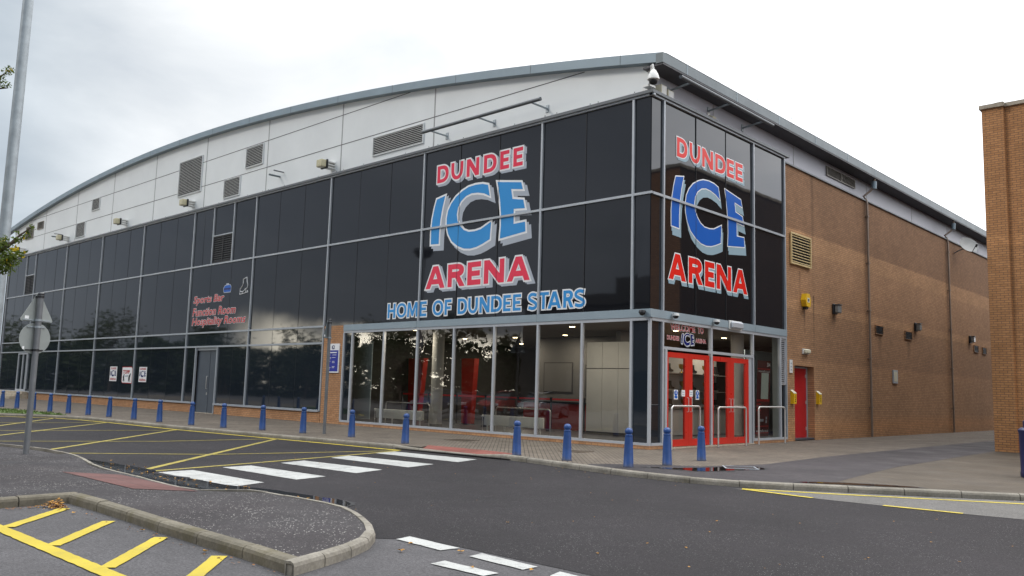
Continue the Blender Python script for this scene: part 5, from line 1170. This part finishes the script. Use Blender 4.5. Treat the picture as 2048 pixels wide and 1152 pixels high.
def road_sign(loc, ang, pole_h, pole_r, tri, circ, lb, mats):
    t = thing('road_sign', lb, 'road sign', loc)
    n = Vector((math.cos(ang), math.sin(ang), 0)); s = Vector((-n.y, n.x, 0)); L = Vector(loc)
    m = MB(); m.tube([L - Vector((0, 0, .08)), L + Vector((0, 0, pole_h))], pole_r, 16); m.build('pole', mats[0], t, 40)
    m = MB(); m.lathe([(pole_r + .006, -.03), (pole_r + .006, .0), (pole_r * .6, .02)], L + Vector((0, 0, pole_h)), 14); m.build('pole_cap', M['black'], t)
    fn = lambda d: (lambda u, v: tuple(L + s * u + n * d + Vector((0, 0, v))))
    tp_ = rounded_tri(tri[1], tri[2], .035); tp_ = [(a + tri[3], b + tri[0]) for a, b in tp_]
    m = MB(); m.prism(tp_, fn(-pole_r - .022), fn(-pole_r - .016)); tr_ = m.build('triangle_plate', mats[1], t)
    m = MB(); m.prism(offset([tp_], -.015)[0], fn(-pole_r - .027), fn(-pole_r - .023)); m.build('face', M['white'], tr_)
    zs = [tri[0] + .03, tri[0] + tri[2] * .80]
    if circ:
        cp = arc(circ[2], circ[0], circ[1], circ[1], 0, 350, 35); m = MB(); m.prism(cp, fn(-pole_r - .022), fn(-pole_r - .016)); cr = m.build('round_plate', mats[1], t); m = MB(); m.prism(offset([cp], -.015)[0], fn(-pole_r - .027), fn(-pole_r - .023)); m.build('face', M['white'], cr)
        zs += [circ[0] + circ[1] * .74, circ[0] - circ[1] * .74]
        m = MB(); m.loops([[(a, b) for a, b in ((-.235, circ[0] - .22), (-.195, circ[0] - .22), (-.195, circ[0] - .165), (-.235, circ[0] - .165))]], fn(-pole_r - .0145)); m.build('label_sticker', M['white'], cr)
    m = MB(); m.loops([[(-.24, tri[0] + .05), (-.16, tri[0] + .05), (-.16, tri[0] + .11), (-.24, tri[0] + .11)]], fn(-pole_r - .0145)); m.build('label_sticker', M['white'], tr_)
    for i, z in enumerate(zs):
        hw = .28 if i == 0 else (.07 if i == 1 else .18); c = L + Vector((0, 0, z))
        m = MB(); P = [c + s * a - n * (pole_r + q) + Vector((0, 0, b)) for q in (.015, .0) for a, b in ((-hw, -.012), (hw, -.012), (hw, .012), (-hw, .012))]
        m.add(P, [(0, 1, 2, 3), (4, 5, 6, 7), (0, 1, 5, 4), (1, 2, 6, 5), (2, 3, 7, 6), (3, 0, 4, 7)]); m.lathe([(pole_r + .008, -.02), (pole_r + .008, .02)], c, 14); m.build('clamp', M['galv'] if i % 2 == 0 else M['black'], t, 40)
    return t
road_sign((-5.435, -13.72, 0), R(12), 3.17, .057, (2.60, .70, .63, .0), (2.26, .315, .0), 'road sign seen from behind, grey triangle above a disc, on the island', (M['galv_dark'], M['sign_back']))
road_sign((-8.95, -4.32, 0), R(31), 3.52, .05, (2.93, .68, .61, -.0), None, 'thin grey sign post with a triangle seen nearly edge-on by the brick pier', (M['galv_dark'], M['gutter']))
lp = thing('lamp_post', 'tall galvanised lamp post rising out of the top left corner', 'lamp post', (-3.62, -14.98, 0))
m = MB(); m.tube([(-3.62, -14.98, -.1), (-3.62, -14.98, 1.4), (-3.62, -14.98, 1.42), (-3.62, -14.98, 11)], [.13, .13, .098, .085], 20); m.build('column', M['galv'], lp, 40)
m = MB(); m.tube([(-3.62, -14.98, 10.9), (-3.62, -14.98, 11.2), (-3.0, -14.6, 11.35)], .05, 10); m.build('arm', M['galv'], lp, 40); m = MB(); m.box(-3.3, -2.5, -14.7, -14.4, 11.3, 11.45, ch=.03); m.build('lantern', M['galv_dark'], lp)
m = MB(); m.box(-3.52, -3.48, -15.03, -14.93, .35, .95); m.build('hatch', M['galv_dark'], lp)
bi = thing('litter_bin', 'dark navy plastic litter bin cut off by the right edge', 'litter bin', (9.0, .86, 0))
m = MB(); m.lathe([(.33, 0), (.345, .03), (.345, .10), (.335, .12), (.345, .90), (.36, .93), (.365, .97), (.30, 1.02), (.28, 1.02)], (9.02, .88, .005), 28); m.build('body', M['navy_bin'], bi, 40)
m = MB(); m.lathe([(.265, 1.02), (.265, 1.15), (.24, 1.175), (.05, 1.20)], (9.02, .88, .005), 28); m.build('lid', M['navy_bin'], bi, 40)
m = MB(); m.box(8.93, 9.11, .58, .62, 1.05, 1.13); m.build('opening', M['black'], bi)
def cover(x, y, w, l, a, lb, z=.006):
    t = thing('manhole_cover', lb, 'manhole cover', (x, y, z)); m = MB(); m.box(x - w, x + w, y - l, y + l, z - .01, z + .004, rot=(a, 'Z')); m.build('plate', M['iron'], t)
    m = MB(); 
    for k in range(-3, 4): m.box(x + k * w * .25 - .012, x + k * w * .25 + .012, y - l * .85, y + l * .85, z + .0045, z + .008, rot=(a, 'Z'), c=(x, y, z))
    m.build('ribs', M['iron'], t)
cover(-5.05, -2.2, .38, .38, .2, 'rusty manhole cover in the block paving before the left lobby windows'); cover(-.48, -2.55, .33, .33, .1, 'rusty manhole cover in the block paving close to the glass corner')
t = thing('drain_cover', 'square drain cover with a pale rim in the puddle near the doors', 'drain cover', (4.3, -2.9, 0)); m = MB()
ra = .62
for a, b in (((-.34, -.34), (.34, -.31)), ((-.34, .31), (.34, .34)), ((-.34, -.31), (-.31, .31)), ((.31, -.31), (.34, .31))): m.box(4.3 + a[0], 4.3 + b[0], -2.95 + a[1], -2.95 + b[1], .002, .016, rot=(ra, 'Z'), c=(4.3, -2.95, .01))
m.build('rim', M['frame'], t); m = MB(); m.box(4.0, 4.6, -3.25, -2.65, .002, .011, rot=(ra, 'Z'), c=(4.3, -2.95, .01)); m.build('plate', M['asph_lane'], t)

# ================================================================ vegetation
def leaf_quad(m, c, s, rng):
    a = Vector((rng.gauss(0, 1), rng.gauss(0, 1), rng.gauss(0, 1))).normalized(); b = a.cross(Vector((rng.gauss(0, 1), rng.gauss(0, 1), rng.gauss(0, 1)))).normalized(); n = a.cross(b) * s * .12
    c = Vector(c); m.add([c - a * s, c - b * s * .5 + n, c + a * s, c + b * s * .5 + n], [(0, 1, 2, 3)])
tr = thing('tree', 'leafy tree with a few yellow leaves, its twigs reaching in at the left edge', 'tree', (-1.27, -16.66, 0))
rg = random.Random(3)
m = MB(); m.tube([(-1.27, -16.66, -.05), (-1.25, -16.7, 1.5), (-1.3, -16.72, 3.0), (-1.22, -16.8, 4.6), (-1.2, -16.85, 6.3)], [.11, .09, .075, .055, .02], 12); trunk = m.build('trunk', M['bark'], tr, 50)
tips = [((-.7, -16.5, 5.5), (-.2, -16.23, 5.68), (-.05, -16.13, 5.78)), ((-.2, -15.88, 3.32), (-.08, -15.80, 3.40), (.02, -15.72, 3.46)), ((-1.28, -16.72, 2.6), (-.8, -16.3, 2.95), (-.28, -15.92, 3.25), (-.02, -15.75, 3.50), (.10, -15.66, 3.60)), ((-1.28, -16.72, 2.5), (-.8, -16.3, 2.7), (-.35, -15.98, 2.85), (-.16, -15.85, 3.0)), ((-1.22, -16.8, 4.5), (-.7, -16.5, 5.2), (-.2, -16.22, 5.55), (-.03, -16.1, 5.56)), ((-1.22, -16.8, 4.8), (-.7, -16.5, 5.5), (-.12, -16.18, 5.74))]
m = MB()
for tpz in tips: m.tube(tpz, [.03 - .022 * i / (len(tpz) - 1) for i in range(len(tpz))], 7)
for k in range(26):
    a = rg.uniform(2.0, 5.8); h = rg.uniform(2.4, 5.8); L = rg.uniform(.6, 1.4) ; m.tube([(-1.25, -16.75, h), (-1.25 + math.cos(a) * L * .5, -16.75 + math.sin(a) * L * .5, h + .4), (-1.25 + math.cos(a) * L, -16.75 + math.sin(a) * L, h + .6)], [.025, .015, .006], 6)
m.build('limbs', M['bark'], tr)
lm = MB(); ly = MB()
def cluster(c, r, n, s, yel=0.0):
    for k in range(n):
        v = Vector((rg.gauss(0, 1), rg.gauss(0, 1), rg.gauss(0, .8))) * r * .5
        dv_ = Vector(c) + v - CAM
        if r > .5 and dv_.dot(_r) / dv_.dot(_f) > -.625: continue
        leaf_quad(ly if rg.random() < yel else lm, Vector(c) + v, s * rg.uniform(.7, 1.2), rg)
for k in range(34):    # body of the crown, left of the frame
    a = rg.uniform(1.9, 5.9); d = rg.uniform(.3, 1.5); cluster((-1.35 + math.cos(a) * d, -16.85 + math.sin(a) * d, rg.uniform(2.7, 6.4)), .55, 60, .06, .05)
def spray(c, r, n, sz, yel):     # a twig end: leaves close round short stalks
    c = Vector(c)
    for k in range(n):
        v = Vector((rg.uniform(-1, 1), rg.uniform(-1, 1), rg.uniform(-1, 1)))
        if v.length > 1: v.normalize(); v *= rg.random()
        leaf_quad(ly if rg.random() < yel else lm, c + v * r, sz * rg.uniform(.7, 1.2), rg)
for c, r, n in (((-.42, -16.02, 3.20), .26, 190), ((-.25, -15.90, 3.26), .20, 190), ((-.17, -15.86, 3.12), .19, 180), ((-.08, -15.80, 3.18), .11, 70), ((-.33, -15.97, 3.02), .20, 150), ((-.22, -15.89, 3.38), .13, 70), ((-.16, -15.85, 2.98), .10, 46), ((-.06, -15.79, 3.42), .07, 22), ((.01, -15.73, 3.46), .06, 16), ((.06, -15.69, 3.53), .07, 16), ((-.06, -15.78, 3.52), .05, 9), ((.11, -15.65, 3.60), .05, 7), ((.02, -15.72, 3.22), .06, 16)): spray(c, r, n, .032, .035)
spray((-.10, -15.80, 3.29), .05, 12, .034, 1.0); spray((-.13, -15.83, 3.08), .05, 7, .03, .9); spray((-.27, -15.92, 3.40), .05, 5, .03, .8)
spray((-.02, -16.12, 5.80), .085, 70, .022, .10); spray((-.09, -16.16, 5.70), .05, 16, .02, .0); spray((-.10, -16.17, 5.62), .075, 50, .022, .0); spray((-.01, -16.11, 5.60), .05, 20, .02, 0); spray((-.2, -16.23, 5.66), .10, 50, .022, 0)
cr = lm.build('crown', M['leaf'], tr); ly.build('yellow_leaves', M['leaf_yellow'], cr)
# fallen leaves
def fallen(name, spots, mat):
    m = MB()
    for x, y, z, s in spots:
        a = rg.uniform(0, 6.28); ca, sa = math.cos(a), math.sin(a); pts = []
        for k in range(8):
            t = k * math.pi / 4; r_ = s * (1.0 if k % 2 == 0 else .5) * rg.uniform(.7, 1.1); pts.append((x + r_ * math.cos(t + a), y + r_ * .75 * math.sin(t + a), z + rg.uniform(.002, s * .5)))
        m.add(pts + [(x, y, z + .004)], [(8, k, (k + 1) % 8) for k in range(8)])
    return tag(m.build(name, mat), kind='stuff')
sp = []; sp2 = []
for k in range(170):
    d = abs(rg.gauss(0, .16)); e = rg.gauss(0, .22); x = 1.62 + abs(rg.gauss(0, .17)) ; y = -15.50 - abs(rg.gauss(0, .10)) - .0; h = max(0, .09 - .35 * math.hypot(x - 1.62, y + 15.5)); (sp if rg.random() < .6 else sp2).append((x, y, -.10 + rg.uniform(0, h + .01), rg.uniform(.018, .036)))
for k in range(30): sp2.append((1.6 + rg.uniform(0, .12), -15.6 - rg.uniform(0, .5), -.098, rg.uniform(.012, .028)))
fallen('leaf_pile', sp, M['leaf_fall']); 
for k in range(26): t = rg.random(); sp2.append((1.7 + 5.0 * t, -15.47 - rg.uniform(0, .12), -.098, rg.uniform(.012, .03)))
sc = []
for k in range(70): t = rg.random(); sc.append((-4.6 + 7.5 * t, -12.95 + rg.uniform(-.3, .35), -.093, rg.uniform(.018, .045)))
for k in range(90): sc.append((rg.uniform(-6, 11), rg.uniform(-13.0, -6.2), -.100, rg.uniform(.010, .022)))
for x, y, s in ((6.6, -14.05, .05), (6.35, -13.72, .04), (7.0, -13.62, .05), (8.0, -13.7, .035), (7.6, -14.05, .03), (7.9, -12.6, .03), (6.0, -11.9, .03), (5.5, -15.52, .05), (4.0, -15.47, .04), (2.4, -15.6, .05), (8.3, -11.6, .03)): sc.append((x, y, -.098, s))
for k in range(120): i = rg.randrange(22, len(kp) - 12); p = kp[i]; sc.append((p.x + rg.uniform(-.5, .5), p.y - rg.uniform(.02, .25), -.099, rg.uniform(.008, .02)))
fallen('scattered_leaves', sc, M['leaf_fall']); fallen('scattered_leaves', sp2, M['leaf_brown'])

# ================================================================ what the glass reflects: the far side of the car park
def far_tree(loc, h, r, seed, lb, first=None):
    q = random.Random(seed); t = thing('tree', lb, 'tree', loc, 'trees across the car park'); L = Vector(loc)
    m = MB(); m.tube([L, L + Vector((.1, 0, h * .4)), L + Vector((0, .2, h * .8))], [.22, .16, .05], 8)
    for k in range(9):
        a = q.uniform(0, 6.28); z = h * q.uniform(.3, .7); m.tube([L + Vector((0, 0, z)), L + Vector((math.cos(a) * r * .6, math.sin(a) * r * .6, z + h * .2))], [.08, .02], 6)
    m.build('trunk', M['bark'], t); m = MB()
    for k in range(26):
        a = q.uniform(0, 6.28); zz = q.uniform(.32, 1.0); rr = r * math.sqrt(q.random()) * (1.15 - abs(zz - .6) * 1.3); c = L + Vector((math.cos(a) * rr, math.sin(a) * rr, h * zz))
        for j in range(70): leaf_quad(m, c + Vector((q.gauss(0, 1), q.gauss(0, 1), q.gauss(0, .7))) * r * .20, q.uniform(.16, .32), q)
    m.build('crown', M['leaf_dark'], t); return t
FT = [(-64, -41, 8.5, 3.2), (-57, -38, 7.6, 2.8), (-51, -40, 9.2, 3.0), (-47, -43, 6.5, 2.6), (-72, -36, 7.5, 3.5), (-82, -30, 7.5, 4), (-92, -22, 8.5, 4.5), (-102, -13, 7.5, 4.5), (-112, -20, 9, 5), (-88, -34, 6.5, 4), (-78, -44, 8, 4), (-120, -6, 7, 5), (-98, -30, 6, 4)]
for i, (x, y, h, r) in enumerate(FT): far_tree((x, y, -.1), h, r, 40 + i, 'dark broadleaf tree across the car park, seen only mirrored in the glass')
hd = MB(); q = random.Random(5)
for a, b in zip([(-128, -2), (-104, -22), (-84, -40), (-60, -50), (-41, -52)], [(-104, -22), (-84, -40), (-60, -50), (-41, -52)]):
    n = int(math.dist(a, b) * 210)
    for k in range(n):
        t = q.random(); h = 6.4 + 1.0 * math.sin(t * 9 + a[0]) + .8 * math.sin(t * 23)
        leaf_quad(hd, (a[0] + (b[0] - a[0]) * t + q.gauss(0, .6), a[1] + (b[1] - a[1]) * t + q.gauss(0, .6), -.1 + h * q.random()), q.uniform(.3, .6), q)
tag(hd.build('hedgerow', M['leaf_dark']), kind='stuff')
sh = thing('retail_shed', 'dark flat-roofed shed across the car park, seen only mirrored in the glass', 'building', (-28, -45, 0))
m = MB(); m.box(-41.5, -8, -62, -40, -.1, 9.2); m.build('wall', M['shed'], sh); m = MB(); m.box(-41.8, -7.7, -62.3, -39.7, 9.2, 10.2); m.box(-31, -22, -52, -40.2, 10.2, 11.6); m.build('parapet', M['shed'], sh)
m = MB(); m.box(-36, -14, -40.04, -39.99, .0, 3.4); m.build('shop_window', M['dark_panel'], sh)
t = thing('lamp_post', 'dark lamp post with a flat lantern, seen only mirrored in the glass', 'lamp post', (-32.8, -19.8, 0)); m = MB(); m.tube([(-32.8, -19.8, -.1), (-32.8, -19.8, 10.8)], [.12, .07], 10); m.build('column', M['galv_dark'], t); m = MB(); m.lathe([(.12, -.5), (.5, -.35), (.75, .05), (.7, .25), (.2, .35)], (-32.8, -19.8, 11.2), 16); m.build('lantern', M['black'], t, 40)

def car(loc, rz, paint, lb):
    t = thing('parked_car', lb, 'car', (0, 0, 0), 'cars parked across the road, mirrored in the lobby glass')
    st = [(-2.05, .42, .66, .70), (-1.95, .30, .82, .82), (-1.3, .24, .93, .87), (-.2, .22, .96, .88), (.9, .22, .95, .88), (1.6, .24, .86, .86), (1.98, .30, .72, .80), (2.08, .42, .58, .68)]
    m = MB(); vs = []
    for x, z0, z1, w in st: vs += [(x, -w * .9, z0), (x, -w, z0 + .14), (x, -w, z1 - .16), (x, -w * .9, z1), (x, w * .9, z1), (x, w, z1 - .16), (x, w, z0 + .14), (x, w * .9, z0)]
    n = len(st); fs = [(i * 8 + k, i * 8 + (k + 1) % 8, i * 8 + 8 + (k + 1) % 8, i * 8 + 8 + k) for i in range(n - 1) for k in range(8)] + [tuple(range(8)), tuple(range((n - 1) * 8, n * 8))]
    m.add(vs, fs); m.build('body', paint, t, 50, True)
    cb = [(-1.75, .90, .92, .80), (-1.2, .90, 1.36, .66), (-.2, .90, 1.47, .64), (.35, .90, 1.42, .63), (1.15, .90, .93, .76)]; m = MB(); vs = []
    for x, z0, z1, w in cb: vs += [(x, -.80, z0), (x, -w, z1), (x, w, z1), (x, .80, z0)]
    m.add(vs, [(i * 4 + k, i * 4 + (k + 1) % 4, i * 4 + 4 + (k + 1) % 4, i * 4 + 4 + k) for i in range(4) for k in range(4)]); m.build('windows', M['dark_panel'], t, 40, True)
    m = MB(); vs = []
    for x, z, w in ((-1.25, 1.37, .64), (-.2, 1.485, .62), (.38, 1.435, .61)): vs += [(x, -w, z), (x, w, z), (x, w, z + .025), (x, -w, z + .025)]
    m.add(vs, [(i * 4 + k, i * 4 + (k + 1) % 4, i * 4 + 4 + (k + 1) % 4, i * 4 + 4 + k) for i in range(2) for k in range(4)] + [(0, 1, 2, 3), (8, 9, 10, 11)]); m.build('roof_panel', paint, t, 40, True)
    for x in (-1.28, 1.30):
        for y in (-.80, .80):
            m = MB(); m.tube([(x, y - .1, .31), (x, y + .1, .31)], .31, 18); w_ = m.build('wheel', M['black'], t, 40, True); q = MB(); q.tube([(x, y * 1.128, .31), (x, y * 1.14, .31)], .19, 14); q.build('rim', M['galv'], w_, 40, True)
    for y in (-.6, .6):
        m = MB(); m.box(1.98, 2.07, y - .17, y + .17, .58, .70, ch=.02); m.build('headlight', M['silver'], t, None, True); m = MB(); m.box(-2.05, -1.93, y - .15, y + .15, .66, .80, ch=.02); m.build('tail_light', M['v_dullred'], t, None, True)
    t.location = loc; t.rotation_euler = (0, 0, rz); return t
M['car_blue'] = pm('dark blue car paint', (.02, .035, .13), .22, .2, .04, 1); M['car_silver'] = pm('silver car paint', (.42, .43, .45), .25, .4, .04, 1); M['car_red'] = pm('red car paint', (.32, .02, .02), .22, .1, .04, 1); M['car_black'] = pm('black car paint', (.02, .02, .022), .2, .1, .04, 1)
for x, y, pt, lb in ((-31.5, -20.5, 'car_blue', 'dark blue hatchback seen only mirrored in the lobby glass'), (-28.4, -20.9, 'car_black', 'black hatchback seen only mirrored in the lobby glass'), (-25.2, -20.6, 'car_red', 'red hatchback seen only mirrored in the lobby glass'), (-22.0, -20.8, 'car_silver', 'silver hatchback seen only mirrored in the lobby glass')): car((x, y, -.108), R(78), M[pt], lb)
